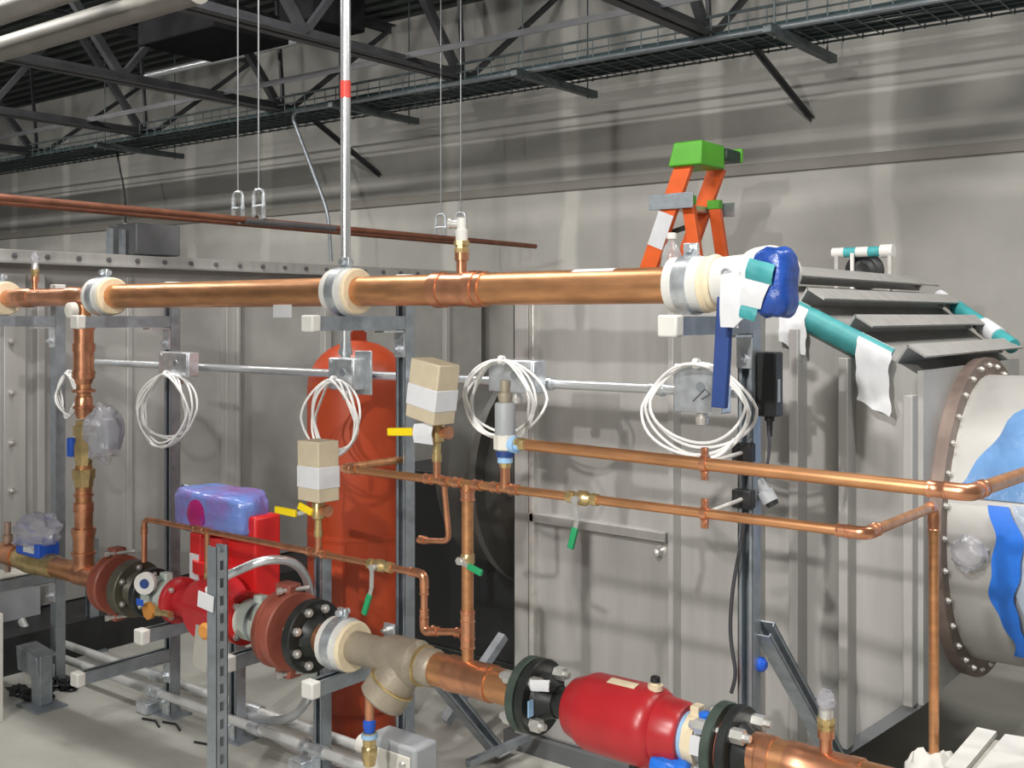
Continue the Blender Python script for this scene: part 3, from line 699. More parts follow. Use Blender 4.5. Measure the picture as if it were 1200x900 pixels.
def coil(cx, cy, rx_, ry_, label, Y=2.365, turns=5, seed=0, tail=None, r=0.0038, tilt=0.0):
    random.seed(seed); c = at(cx, cy, Y); e = at(cx + rx_, cy, Y); a0 = abs(e.x - c.x); b0 = abs(at(cx, cy + ry_, Y).z - c.z)
    t = thing('cable_coil', label, 'cable', c, 'white cable coils')
    for k in range(turns):
        a = a0 * random.uniform(0.78, 1.05); b = b0 * random.uniform(0.86, 1.03); ox = random.uniform(-0.012, 0.012); pts = []
        top = b0
        for i in range(41):
            th = math.pi / 2 + 2 * math.pi * i / 40
            lx = a * math.cos(th) * (1 - 0.22 * max(0, math.sin(th))); lz = b * math.sin(th) + (b0 - b) * 1.0
            if tilt: lx += lz * tilt
            pts.append((c.x + ox + lx, Y + k * 0.006 - 0.012 + 0.01 * math.sin(3 * th + seed + k), c.z + lz))
        part('loop', MB().tube(pts[:-1] + [pts[0]], r, 8), 'cable', t)
    part('tie', MB().ring((c.x + tilt * b0, Y, c.z + b0), EX, 0.006, 0.013, 0.012, 12), 'cable', t)
    if tail:
        part('tail', MB().tube(fillet([at(*q) for q in tail], 0.06), r, 8), 'cable', t)
    return t
jbox(186, 221, 412, 442, 'small zinc junction box over the coil on the post by the riser', yf=2.365, d=0.045)
jbox(385, 415, 419, 458, 'zinc junction box at the foot of the silver riser pole')
jbox(572, 626, 421, 462, 'zinc junction box behind the grey flow switch')
jbox(789, 845, 426, 486, 'large square zinc junction box beside the blue board')
b2 = at(423, 437, 2.44); single('mounting_plate', MB().box((b2.x, 2.452, b2.z), (0.075, 0.006, 0.14)), 'zinc', 'zinc plate behind the box at the foot of the silver pole', 'plate', bevel=0.002)
sc_ = at(822, 462, 2.393); m = MB().tube([at(812, 470, 2.393), at(826, 456, 2.393), at(832, 462, 2.393), at(822, 468, 2.393)], 0.0012, 5)
single('marker_scribble', m, 'ink', 'small dark marker scribble on the large junction box', 'marking')
coil(192, 481, 33, 43, 'white cable coil hanging before the strut post by the copper riser', Y=2.345, seed=1, turns=6, tilt=0.12)
coil(391, 490, 30, 45, 'white cable coil hanging before the orange red tank', seed=2, turns=5, tail=[(376, 525, 2.36), (366, 560, 2.3), (368, 530, 2.3)])
coil(588, 468, 47, 46, 'white cable coil looped round the grey flow switch', seed=3, turns=5, Y=2.36)
coil(816, 480, 66, 54, 'large loose white cable coil on the square junction box', seed=6, turns=4, Y=2.375, tail=[(860, 515, 2.36), (845, 535, 2.3), (815, 540, 2.28)])
coil(81, 465, 13, 28, 'narrow white cable coil beside the copper riser', seed=7, turns=4, Y=2.33)

pcl = at(457, 742, 2.41); t = thing('post_clip', 'small zinc clip bolted on the post before the tank, above the strainer', 'clip', pcl)
part('plate', MB().box(pcl, (0.045, 0.012, 0.06)), 'zinc', t, 0.002)
part('bolt', MB().lathe(pcl + V(-0.005, -0.006, 0.012), -EY, [(0, 0.011), (0.012, 0.011), (0.012, 0.006), (0.024, 0.006)], 6), 'nickel', t)

# ================================================================ PIPES, VALVES AND PUMP
def lpx(px, z=None, Y=YP, k=None): return V(xp(px, Y), Y, z)
def sleeve(parent, p, d, r, L, m='copperfit', nm='fitting', lip=0.003):
    return part(nm, MB().lathe(V(p) - V(d) * L / 2, d, [(0, r), (0, r + lip), (L * 0.14, r + lip), (L * 0.2, r + lip * 0.5), (L * 0.8, r + lip * 0.5), (L * 0.86, r + lip), (L, r + lip), (L, r)], 20, closed=True), m, parent)
GI = 'insulated pipe clamps'
def clamp(X, Y, z, label, r=0.0425, R_=0.066, L=0.10, m='white'):
    t = thing('pipe_clamp', label, 'clamp', (X, Y, z - R_), GI)
    part('insulation', MB().lathe((X - L / 2, Y, z), EX, [(0, r), (0, R_ - 0.004), (0.004, R_), (L - 0.004, R_), (L, R_ - 0.004), (L, r)], 36, closed=True), 'cream', t)
    part('jacket', MB().lathe((X - L / 2 + 0.002, Y, z), EX, [(0, R_), (0, R_ + 0.002), (L * 0.86, R_ + 0.002), (L * 0.86, R_)], 36, closed=True), 'white', t)
    part('strap', MB().ring((X - 0.005, Y, z), EX, R_ + 0.002, R_ + 0.006, 0.036, 36), 'zinc', t)
    part('strap_ear', MB().box((X - 0.005, Y, z + R_ + 0.018), (0.036, 0.012, 0.03)), 'zinc', t, 0.002)
    part('bolt', MB().lathe((X - 0.005, Y - 0.022, z + R_ + 0.02), EY, [(0, 0.01), (0.012, 0.01), (0.012, 0.005), (0.032, 0.005), (0.032, 0.01), (0.044, 0.01)], 6), 'zinc', t)
    return t
# ---- high copper main
XR = xp(98, YP)
up = thing('copper_main', 'thick shiny copper pipe running level along the top of the rack', 'pipe', (xp(480, YP), YP, ZU))
part('pipe', MB().cyl((xp(122, YP), YP, ZU), (xp(826, YP), YP, ZU + 0.0), 0.0425, 32), 'copper', up)
part('pipe', MB().cyl((xp(-60, YP), YP, ZU), (xp(126, YP), YP, ZU), 0.034, 28), 'copperfit', up)
part('elbow', MB().lathe((xp(22, YP), YP, ZU), EX, [(0, 0.038), (0.10, 0.038), (0.11, 0.035)], 28), 'copperfit', up)
part('tee', MB().lathe((XR - 0.09, YP, ZU), EX, [(0, 0.0345), (0, 0.038), (0.03, 0.038), (0.035, 0.036), (0.145, 0.036), (0.15, 0.038), (0.18, 0.038), (0.18, 0.0345)], 28, closed=True), 'copperfit', up)
for px, L in ((517, 0.03), (557, 0.03)): part('tee_socket', MB().ring((xp(px, YP), YP, ZU), EX, 0.0425, 0.049, L, 32), 'copperfit', up)
part('tee', MB().lathe((xp(510, YP), YP, ZU), EX, [(0, 0.0425), (0, 0.0465), (0.03, 0.0465), (0.035, 0.045), (0.145, 0.045), (0.15, 0.0465), (0.18, 0.0465), (0.18, 0.0425)], 32, closed=True), 'copperfit', up)
part('pipe_label', MB().grid(lambda u, v: (xp(676 + 48 * u, YP), YP - 0.043 * math.sin(R(8 + 26 * v)), ZU + 0.043 * math.cos(R(8 + 26 * v))), 2, 6, 0.0008), 'paper', up, label='white paper label')
def vent(px, zb, z0, label, h, r=0.013, kind='white', Y=YP, X=None):
    X = xp(px, Y) if X is None else X; t = thing('air_vent', label, 'vent', (X, Y, z0))
    s = h
    part('stub', MB().lathe((X, Y, zb), EZ, [(0, r * 1.0), (z0 - zb + s * 0.22, r * 1.0), (z0 - zb + s * 0.22, r * 1.35), (z0 - zb + s * 0.36, r * 1.35)], 18), 'copperfit', t)
    part('adapter', MB().lathe((X, Y, z0 + s * 0.34), EZ, [(0, r * 1.3), (s * 0.10, r * 1.5), (s * 0.10, r * 1.2), (s * 0.16, r * 1.2), (s * 0.16, r * 1.5), (s * 0.24, r * 1.5)], 8), 'brass', t)
    if kind == 'white':
        part('body', MB().lathe((X, Y, z0 + s * 0.58), EZ, [(0, r * 1.15), (s * 0.2, r * 1.25), (s * 0.22, r * 0.9), (s * 0.42, r * 0.9)], 16), 'white', t)
        part('side_outlet', MB().lathe((X, Y, z0 + s * 0.88), V(-1, -0.3, 0.1), [(0, r * 0.8), (r * 2.0, r * 0.8), (r * 2.0, r * 1.0), (r * 2.6, r)], 12), 'nickel', t)
    else:
        part('body', MB().lathe((X, Y, z0 + s * 0.58), EZ, [(0, r * 1.2), (s * 0.16, r * 1.2), (s * 0.2, r * 0.9)], 16), 'nickel', t)
        part('plastic_cap', MB().blob((X, Y, z0 + s * 0.88), (r * 1.45, r * 1.4, s * 0.2), 0.35, 8, int(px)), 'bagclear', t)
    return t
vent(541, ZU + 0.03, ZU + 0.045, 'white capped brass air vent standing on the high copper pipe', 0.145, 0.014)
vent(41, ZU + 0.03, ZU + 0.035, 'small brass vent with plastic wrapped top near the riser tee', 0.13, 0.011, 'wrap')
clamp(P2.x - 0.005 if False else xp(124, YP), YP, ZU, 'cream and white pipe clamp on the high pipe beside the riser', L=0.11)
clamp(P3.x, YP, ZU, 'cream and white pipe clamp on the high pipe below the silver pole')
clamp(P4.x - 0.02, YP, ZU, 'white pipe clamp on the high pipe by the blue wrapped valve', R_=0.062)
clamp(xp(2, YP), YP, ZU, 'cream pipe clamp at the far end of the high pipe', r=0.034)
ptg = at(337, 365, YP); part('paper_tag', MB().box((ptg.x, YP - 0.02, ptg.z + 0.004), (0.085, 0.002, 0.045)), 'paper', up, label='white paper tag hanging below the pipe')
# ---- insulated elbow and wrapped valve at the end of the main
ie = thing('insulated_elbow', 'white insulated pipe elbow at the end of the high copper pipe', 'elbow', at(862, 320, 2.26))
xe = xp(838, YP)
part('end_disc', MB().lathe((xe - 0.012, YP, ZU + 0.004), EX, [(0, 0.0425), (0, 0.060), (0.016, 0.064), (0.024, 0.060), (0.024, 0.045)], 32, closed=True), 'cream', ie)
part('jacket', MB().tube(fillet([(xe + 0.008, YP, ZU + 0.006), (xe + 0.058, YP, ZU + 0.010), (xe + 0.066, YP + 0.20, ZU + 0.03)], 0.055), 0.054, 28), 'white', ie)
part('elbow_bead', MB().lathe((xe + 0.062, YP + 0.10, ZU + 0.020), V(0.04, 1, 0.1), [(0, 0.054), (0.004, 0.066), (0.05, 0.068), (0.056, 0.054)], 32), 'white', ie)
part('port', MB().lathe((xe + 0.052, YP - 0.05, ZU + 0.022), V(0.3, -1, 0.15), [(0, 0.012), (0.008, 0.012), (0.008, 0.008), (0.003, 0.006)], 14), 'greyplastic', ie)
vb = at(909, 331, 2.16)
bv = thing('wrapped_valve', 'valve sealed in dark blue film with teal and white tape', 'valve', vb)
part('film_wrap', MB().blob(vb, (0.040, 0.048, 0.074), 0.07, 6, 3, 32, 24, sq=0.5), 'bluefilm', bv)
part('stem_cover', MB().tube([vb + V(-0.03, 0.02, 0.01), (xe + 0.066, YP + 0.02, ZU + 0.008)], 0.03, 14), 'bluefilm', bv)
def sheet(q, m, nm, parent, thick=0.003, bulge=0.006, seed=0):
    A_, B_, C2, D2 = [V(k) for k in q]
    def fn(u, v):
        p = (A_ * (1 - u) + B_ * u) * (1 - v) + (D2 * (1 - u) + C2 * u) * v
        return p + V(0, -bulge * math.sin(math.pi * v) * (1 + 0.8 * noise.noise(V(u * 3, v * 3, seed))), 0)
    return part(nm, MB().grid(fn, 6, 8, thick), m, parent)
def q4(Y, *pp): return [at(x, y, Y) for x, y in pp]
sheet(q4(2.125, (846, 322), (868, 318), (866, 384), (845, 383)), 'paper', 'white_tape', bv, seed=1)
sheet(q4(2.118, (866, 322), (884, 330), (872, 372), (860, 384)), 'paper', 'white_tape', bv, seed=2)
sheet(q4(2.108, (879, 303), (909, 311), (905, 333), (874, 325)), 'tealtape', 'teal_tape', bv, seed=3)
sheet(q4(2.112, (875, 323), (904, 332), (892, 362), (867, 356)), 'paper', 'white_tape', bv, seed=4)
sheet(q4(2.116, (871, 354), (891, 360), (885, 376), (867, 371)), 'tealtape', 'teal_tape', bv, seed=5)
bb = thing('blue_board', 'narrow dark blue board hanging upright below the white taped valve', 'board', at(845, 480, 2.16))
part('slab', MB().extrude([at(841, 332, 2.16), at(856, 336, 2.16), at(853, 420, 2.16), at(849, 479, 2.16), at(833, 477, 2.16), at(837, 400, 2.16)], (0.002, 0.014, 0)), 'board', bb, 0.002)
# sensor box, clips and cables on that post
sbx = at(902, 450, 2.455); t = thing('sensor_box', 'small black plastic sensor box on the side of the end post', 'sensor', (sbx.x, 2.455, sbx.z - 0.08))
sbb = part('body', MB().box((sbx.x, 2.455, sbx.z), (0.05, 0.045, 0.155)), 'blackplastic', t, 0.004)
part('label', MB().box((sbx.x + 0.0255, 2.45, sbx.z - 0.015), (0.002, 0.014, 0.055)), 'greyplastic', sbb)
part('gland', MB().lathe((sbx.x, 2.455, sbx.z - 0.077), -EZ, [(0, 0.012), (0.012, 0.012), (0.012, 0.008), (0.05, 0.006)], 12), 'blackplastic', t)
part('lead', MB().tube(fillet([(sbx.x, 2.45, sbx.z - 0.10), at(902, 530, 2.45), at(896, 560, 2.45)], 0.03), 0.004, 8), 'ink', t)
pc = at(898, 573, 2.46); t = thing('pipe_fitting', 'small grey capped fitting on the end post under the sensor box', 'fitting', pc)
part('body', MB().lathe(pc + V(-0.02, 0, 0.02), V(0.5, 0, -0.8), [(0, 0.012), (0.03, 0.015), (0.03, 0.02), (0.06, 0.02)], 14), 'greyplastic', t)
part('cap', MB().lathe(pc + V(0.012, 0, -0.028), V(0.5, 0, -0.8), [(0, 0.017), (0.012, 0.015)], 14), 'blackplastic', t)
bcab = MB().tube(fillet([at(874, 600, 2.4), at(868, 640, 2.4), at(858, 690, 2.4), at(855, 745, 2.4), at(863, 790, 2.4), at(857, 812, 2.4)], 0.1), 0.005, 8)
single('black_cable', bcab, 'ink', 'black cable hanging beside the end post', 'cable')
single('cable_clip', MB().lathe(at(889, 778, 2.46) , EX, [(-0.02, 0.012), (0.0, 0.018), (0.012, 0.018), (0.02, 0.01)], 12), 'bluepaint', 'small blue clip low on the end post', 'clip')

# ---- two middle lines
ZM1a = 1.173; ZM1b = 1.158; xm0, xm1 = xp(616, YP), xp(1136, YP)
um = thing('copper_line', 'mid sized copper line, the higher of two crossing the steel box', 'pipe', ((xm0 + xm1) / 2, YP, 1.165))
e2 = at(1215, 566, 2.62)
part('pipe', MB().tube(fillet([(xm0, YP, ZM1a), (xm1, YP, ZM1b), (xm1 + 0.03, YP + 0.46, ZM1b + 0.0), (xm1 + 0.03, YP + 0.46, 0.02)], 0.05), 0.0148, 18), 'copper', um)
sleeve(um, (xm1 - 0.06, YP, ZM1b + 0.001), EX, 0.015, 0.035); sleeve(um, (xm1 + 0.005, YP + 0.06, ZM1b), EY, 0.015, 0.035)
part('elbow', MB().tube(fillet([(xm1 - 0.045, YP, ZM1b + 0.001), (xm1, YP, ZM1b), (xm1 + 0.004, YP + 0.045, ZM1b)], 0.045), 0.0172, 16), 'copperfit', um)
part('union_nut', MB().lathe((xm0 - 0.028, YP, ZM1a), EX, [(0, 0.0165), (0.024, 0.0165), (0.026, 0.0155), (0.034, 0.0155)], 8), 'brass', um)
ZM2 = 1.055; xs0 = xp(402, YP); xs1 = xp(1016, YP); ye = 2.64
lm = thing('copper_line', 'thin copper line, the lower of two, turning down at its end', 'pipe', ((xs0 + xs1) / 2, YP, ZM2))
part('pipe', MB().tube(fillet([(xs0, YP + 0.24, ZM2), (xs0, YP, ZM2), (xs1, YP, ZM2), (xs1, ye, ZM2 - 0.005), (xs1, ye, 0.40)], 0.03), 0.0115, 16), 'copper', lm)
for p, d in (((xs0 + 0.045, YP, ZM2), EX), ((xs1 - 0.05, YP, ZM2), EX), ((xs1, YP + 0.045, ZM2), EY), ((xs1, ye, ZM2 - 0.05), EZ), ((xp(548, YP) - 0.035, YP, ZM2), EX), ((xp(548, YP) + 0.035, YP, ZM2), EX), ((xp(592, YP) - 0.03, YP, ZM2), EX), ((xp(592, YP) + 0.03, YP, ZM2), EX), ((xp(512, YP) - 0.03, YP, ZM2), EX), ((xp(512, YP) + 0.03, YP, ZM2), EX)):
    sleeve(lm, p, V(d), 0.0118, 0.026)
for c in (((xs1 - 0.04, YP, ZM2), (xs1, YP, ZM2), (xs1, YP + 0.04, ZM2)), ((xs1, ye - 0.04, ZM2 - 0.004), (xs1, ye, ZM2 - 0.005), (xs1, ye, ZM2 - 0.045)), ((xs0 + 0.035, YP, ZM2), (xs0, YP, ZM2), (xs0, YP + 0.035, ZM2))):
    part('elbow', MB().tube(fillet(c, 0.035), 0.0138, 14), 'copperfit', lm)
part('branch_tube', MB().tube(fillet([(xp(512, YP), YP + 0.03, ZM2 - 0.02), (xp(512, YP) , YP + 0.05, at(513, 638, YP).z), (xp(490, YP + 0.05), YP + 0.05, at(495, 640, YP).z)], 0.025), 0.008, 12), 'copperfit', lm)
part('branch_cap', MB().lathe(at(492, 632, YP + 0.05), EX, [(0, 0.012), (0.02, 0.012), (0.02, 0.009), (0.035, 0.009)], 12), 'copperfit', lm)
XV = xp(548, YP)
vl = thing('copper_drop', 'upright copper pipe with green handled valve joining the thin line to the main', 'pipe', (XV, YP, ZL))
part('pipe', MB().cyl((XV, YP, ZM2), (XV, YP, ZL + 0.04), 0.0158, 18), 'copper', vl)
for zz in (ZM2 - 0.03, ZL + 0.09, ZL + 0.16): sleeve(vl, (XV, YP, zz), EZ, 0.016, 0.028, lip=0.004)
part('tee', MB().tube([(XV, YP, at(548, 715, YP).z), (XV, YP, at(548, 760, YP).z)], 0.0185, 16), 'copperfit', vl)
# ---- small line
ZS = 0.793; xa = xp(169, YP); xb = xp(497, YP); zt_ = at(503, 742, YP).z
sl = thing('copper_tube', 'thin copper tube running in front of the pump from dial to drop pipe', 'pipe', ((xa + xb) / 2, YP, ZS))
part('pipe', MB().tube(fillet([(xa, YP, ZL + 0.10), (xa, YP, ZS), (xb, YP, ZS), (xb, YP, zt_), (XV, YP, zt_ + 0.028)], 0.03), 0.0098, 14), 'copperfit', sl)
for p, d in (((xa, YP, ZS - 0.04), EZ), ((xb - 0.04, YP, ZS), EX), ((xb, YP, ZS - 0.045), EZ), ((xb, YP, zt_ + 0.05), EZ), ((xb + 0.04, YP, zt_ + 0.01), EX), ((XV - 0.03, YP, zt_ + 0.02), EX), ((xp(372, YP) - 0.03, YP, ZS), EX), ((xp(372, YP) + 0.03, YP, ZS), EX), ((xp(241, YP), YP, ZS), EX), ((xp(231, YP), YP, ZS), EX)):
    sleeve(sl, p, V(d), 0.0102, 0.022)
part('drop_tube', MB().cyl((xp(243, YP), YP, ZS), (xp(243, YP), YP, ZL + 0.09), 0.0095, 12), 'copperfit', sl)
part('drop_fitting', MB().lathe((xp(243, YP), YP, ZL + 0.055), EZ, [(0, 0.013), (0.02, 0.013), (0.02, 0.016), (0.04, 0.016), (0.04, 0.011), (0.06, 0.011)], 8), 'brass', sl)
part('elbow', MB().tube(fillet([(xb - 0.035, YP, ZS), (xb, YP, ZS), (xb, YP, ZS - 0.035)], 0.03), 0.0125, 14), 'copperfit', sl)
part('elbow', MB().tube(fillet([(xb, YP, zt_ + 0.035), (xb, YP, zt_), (xb + 0.035, YP, zt_ + 0.008)], 0.03), 0.0125, 14), 'copperfit', sl)
# ---- ball valves
def valve(p, d, label, lever, grip, m='greengrip', r=0.018, gfrac=0.55, parentlabel=None):
    """brass ball valve on a line; lever = end point offset of the handle"""
    p = V(p); d = V(d); t = thing('ball_valve', label, 'valve', p)
    part('body', MB().lathe(p - d * 0.045, d, [(0, r * 0.85), (0.018, r * 0.85), (0.018, r * 0.7), (0.026, r * 0.7), (0.034, r * 1.05), (0.056, r * 1.05), (0.064, r * 0.7), (0.072, r * 0.7), (0.072, r * 0.85), (0.09, r * 0.85)], 8), 'brass', t)
    s0 = p + V(0, -r * 0.8, 0); s1 = p + V(0, -r * 1.9, 0)
    part('stem', MB().cyl(s0, s1, r * 0.42, 10), 'nickel', t); part('stem_nut', MB().lathe(s1 - V(0, -0.004, 0), -EY, [(0, r * 0.6), (0.008, r * 0.6)], 6), 'nickel', t)
    lv = V(lever); e = s1 + lv; mid = s1 + lv * (1 - gfrac) + V(0.012 if abs(lv.z) > abs(lv.x) else 0, 0, 0)
    part('lever', MB().bar(s1, mid, 0.014, 0.003, EY.cross(lv)).bar(mid, e, 0.012, 0.003, EY.cross(lv)), 'nickel', t)
    part('grip', MB().bar(mid.lerp(e, 0.25), e + lv.normalized() * 0.006, 0.017, 0.011, EY.cross(lv)), m, t, 0.003, label=None)
    return t
valve((xp(683, YP), YP, ZM2), EX, 'brass ball valve with green hanging lever on the thin line', at(671, 640, YP - 0.03) - V(xp(676, YP - .03), YP - 0.03, ZM2), 0)
valve((xp(446, YP), YP, ZS), EX, 'brass ball valve with green hanging lever before the red tank', at(431, 718, YP - 0.03) - V(xp(440, YP - .03), YP - 0.03, ZS), 0)
valve((XV, YP, at(548, 655, YP).z), EZ, 'brass ball valve with green lever on the upright drop pipe', V(0.075, -0.004, -0.018), 0, gfrac=0.75)
# ---- cardboard covered actuators
def covered(px, py0, py1, w, d, label, tilt, ztop, zline, ang, bpx):
    X = xp(px, YP); t = thing('covered_actuator', label, 'actuator', (X, YP, zline))
    c = at(bpx, (py0 + py1) / 2, YP - 0.01); h = at(bpx, py0, YP).z - at(bpx, py1, YP).z
    M_ = Matrix.Rotation(R(ang), 3, 'Z') @ Matrix.Rotation(R(tilt), 3, 'Y')
    bx_ = part('carton', MB().box(c, (w, d, h), M_), 'cardboard', t, 0.003)
    zz = -0.10 * h
    part('tape_band', MB().box(c + M_ @ V(0, 0, zz), (w + 0.003, d + 0.003, h * 0.36), M_), 'paper', bx_, 0.002)
    part('riser', MB().cyl((X, YP, zline), (X, YP, zline + 0.06), 0.0105, 12), 'copperfit', t)
    zv = c.z - h / 2 - 0.035
    part('valve_body', MB().lathe((X, YP, zline + 0.05), EZ, [(0, 0.0135), (0.02, 0.0135), (0.02, 0.011), (max(0.03, zv - zline - 0.075), 0.011), (max(0.035, zv - zline - 0.07), 0.02), (zv - zline - 0.03, 0.02), (zv - zline - 0.02, 0.014), (c.z - h / 2 - zline - 0.05 + 0.01, 0.014)], 10), 'brass', t)
    part('side_port', MB().lathe((X + 0.01, YP, zv + 0.005), EX, [(0, 0.012), (0.02, 0.014), (0.028, 0.018), (0.036, 0.018)], 10), 'copperfit', t)
    return t, c, zv
t, c, zv = covered(373, 516, 586, 0.105, 0.075, 'cardboard boxed actuator with white tape before the red tank, lower of two', -1, 0, ZS, -6, 373)
hp_ = at(336, 600, YP - 0.03); part('lever', MB().bar(V(xp(366, YP), YP - 0.02, zv), hp_ + V(0.05, 0, 0), 0.012, 0.004, EZ), 'nickel', t)
part('grip', MB().bar(at(347, 602, YP - 0.03), at(323, 597, YP - 0.03), 0.022, 0.012, EZ), 'yellow', t, 0.003); part('grip', MB().bar(at(350, 592, YP - 0.03), at(366, 601, YP - 0.02), 0.022, 0.010, EZ), 'yellow', t, 0.003)
t, c, zv = covered(512, 423, 493, 0.12, 0.075, 'tilted cardboard boxed actuator with white tape, higher of two', 9, 0, ZM2, -8, 507)
part('grip', MB().bar(at(484, 506, YP - 0.03), at(455, 506, YP - 0.03), 0.022, 0.012, EZ), 'yellow', t, 0.003)
part('lever', MB().bar(at(484, 506, YP - 0.03), at(508, 510, YP - 0.01), 0.012, 0.004, EZ), 'nickel', t)
sheet(q4(YP - 0.032, (486, 497), (509, 495), (508, 521), (486, 518)), 'paper', 'white_tag', t, seed=8)
# ---- flow switch / regulator
XF = xp(592, YP); t = thing('flow_switch', 'grey cylindrical flow switch with blue ring standing on the thin line', 'switch', (XF, YP, ZM2))
zz = lambda py: at(592, py, YP).z
part('tee', MB().cyl((XF, YP, ZM2), (XF, YP, zz(545)), 0.013, 14), 'copperfit', t)
part('adapter', MB().lathe((XF, YP, zz(548)), EZ, [(0, 0.014), (0.012, 0.017), (0.02, 0.017)], 8), 'brass', t)
part('blue_ring', MB().cyl((XF, YP, zz(542)), (XF, YP, zz(535)), 0.02, 20), 'skyblue', t)
part('dark_ring', MB().cyl((XF, YP, zz(535)), (XF, YP, zz(528)), 0.024, 20), 'board', t)
part('white_body', MB().lathe((XF, YP, zz(528)), EZ, [(0, 0.024), (0.004, 0.030), (0.04, 0.030), (0.044, 0.024)], 8), 'offwhite', t)
part('side_outlet', MB().lathe((XF + 0.02, YP, zz(520)), EX, [(0, 0.022), (0.018, 0.022), (0.018, 0.016), (0.03, 0.016)], 18), 'skyblue', t)
part('housing', MB().lathe((XF, YP, zz(510)), EZ, [(0, 0.027), (0.08, 0.027), (0.084, 0.024)], 22), 'greyplastic', t)
part('head', MB().lathe((XF, YP, zz(474)), EZ, [(0, 0.016), (0.02, 0.019), (0.03, 0.019), (0.032, 0.012), (0.05, 0.014), (0.062, 0.014)], 12), 'bronze', t)
# ---- split ring hangers with rods to the end post
for py, zc_, lb in ((545, at(826, 543, YP).z, 'copper split ring hanger on the higher middle line'), (602, at(826, 602, YP).z, 'copper split ring hanger on the thin lower line')):
    X = xp(826, YP); zq = ZM1a + (ZM1b - ZM1a) * (826 - 616) / 520 if py == 545 else ZM2; r = 0.0148 if py == 545 else 0.0115
    t = thing('split_ring_hanger', lb, 'hanger', (X, YP, zq), 'split ring hangers')
    part('ring', MB().ring((X, YP, zq), EX, r, r + 0.004, 0.016, 20), 'copperfit', t)
    for s_ in (-1, 1):
        part('ear', MB().box((X, YP, zq + s_ * (r + 0.012)), (0.016, 0.012, 0.02)), 'copperfit', t, 0.002)
        part('screw', MB().cyl((X, YP - 0.01, zq + s_ * (r + 0.014)), (X, YP + 0.01, zq + s_ * (r + 0.014)), 0.005, 8), 'copperfit', t)
    part('rod', MB().cyl((X, YP + r, zq), (P4.x, PY - 0.035, zq + 0.004), 0.005, 8), 'white', t)
    part('rod_nut', MB().box((P4.x, PY - 0.03, zq + 0.004), (0.05, 0.03, 0.045)), 'blackplastic', t, 0.003)

# ---- riser on the left
zr = lambda py: at(98, py, YP).z
ri = thing('copper_riser', 'thick upright copper riser built of stacked fittings with a brass valve', 'pipe', (XR, YP, ZL))
part('pipe', MB().cyl((XR, YP, ZU), (XR, YP, zr(490)), 0.026, 24), 'copper', ri)
part('reducer', MB().lathe((XR, YP, zr(450)), EZ, [(0, 0.028), (0.02, 0.036), (0.02, 0.040), (0.05, 0.040), (0.05, 0.037), (0.12, 0.037), (0.12, 0.041), (0.15, 0.041), (0.15, 0.036), (0.20, 0.036), (0.20, 0.040), (0.225, 0.040)], 26), 'copperfit', ri)
part('coupling', MB().lathe((XR, YP, zr(488)), EZ, [(0, 0.028), (0.02, 0.032), (0.07, 0.032), (0.075, 0.029)], 24), 'copperfit', ri)
part('pipe', MB().cyl((XR, YP, zr(545)), (XR, YP, ZL), 0.030, 24), 'copper', ri)
part('coupling', MB().lathe((XR, YP, zr(668)), EZ, [(0, 0.037), (0.015, 0.041), (0.03, 0.038), (0.11, 0.038), (0.13, 0.041), (0.14, 0.041), (0.14, 0.033), (0.21, 0.033), (0.22, 0.036), (0.25, 0.036)], 26), 'copperfit', ri)
part('coupling', MB().ring((XR, YP, zr(622)), EZ, 0.036, 0.044, 0.02, 26), 'copperfit', ri)
for py, rr in ((395, 0.030), (415, 0.030), (437, 0.0405), (458, 0.041), (477, 0.0365), (580, 0.034), (598, 0.0355), (648, 0.0425)):
    part('solder_ring', MB().lathe((XR, YP, zr(py)), EZ, [(-0.006, rr - 0.006), (-0.004, rr + 0.002), (0.004, rr + 0.002), (0.006, rr - 0.006)], 26, cap=False), 'copperfit', ri)
rv = thing('riser_valve', 'brass ball valve with blue handle in the upright copper riser', 'valve', (XR, YP, zr(545)))
part('body', MB().lathe((XR, YP, zr(570)), EZ, [(0, 0.034), (0.03, 0.036), (0.03, 0.042), (0.065, 0.042), (0.065, 0.03), (0.09, 0.03), (0.11, 0.036), (0.15, 0.036), (0.17, 0.03), (0.19, 0.03), (0.19, 0.040), (0.225, 0.040), (0.225, 0.03), (0.245, 0.03)], 8), 'brass', rv)
part('handle', MB().box((XR - 0.035, YP - 0.03, zr(524)), (0.03, 0.02, 0.07)), 'bluepaint', rv, 0.004)
bg = at(122, 508, YP - 0.06)
wbag = thing('wrapped_actuator', 'actuator in a crumpled clear plastic bag beside the brass riser valve', 'actuator', bg)
part('stem', MB().cyl(bg, (XR, YP, zr(512)), 0.014, 12), 'nickel', wbag)
part('actuator', MB().box(bg + V(0.0, 0.02, 0.0), (0.07, 0.06, 0.11)), 'greyplastic', wbag, 0.006)
part('bag', MB().blob(bg, (0.078, 0.06, 0.098), 0.28, 7, 11, 28, 20), 'bagclear', wbag)
part('white_cap', MB().lathe((XR, YP - 0.035, ZU - 0.05), -EY, [(0, 0.03), (0.025, 0.028), (0.03, 0.02)], 16), 'offwhite', ri)

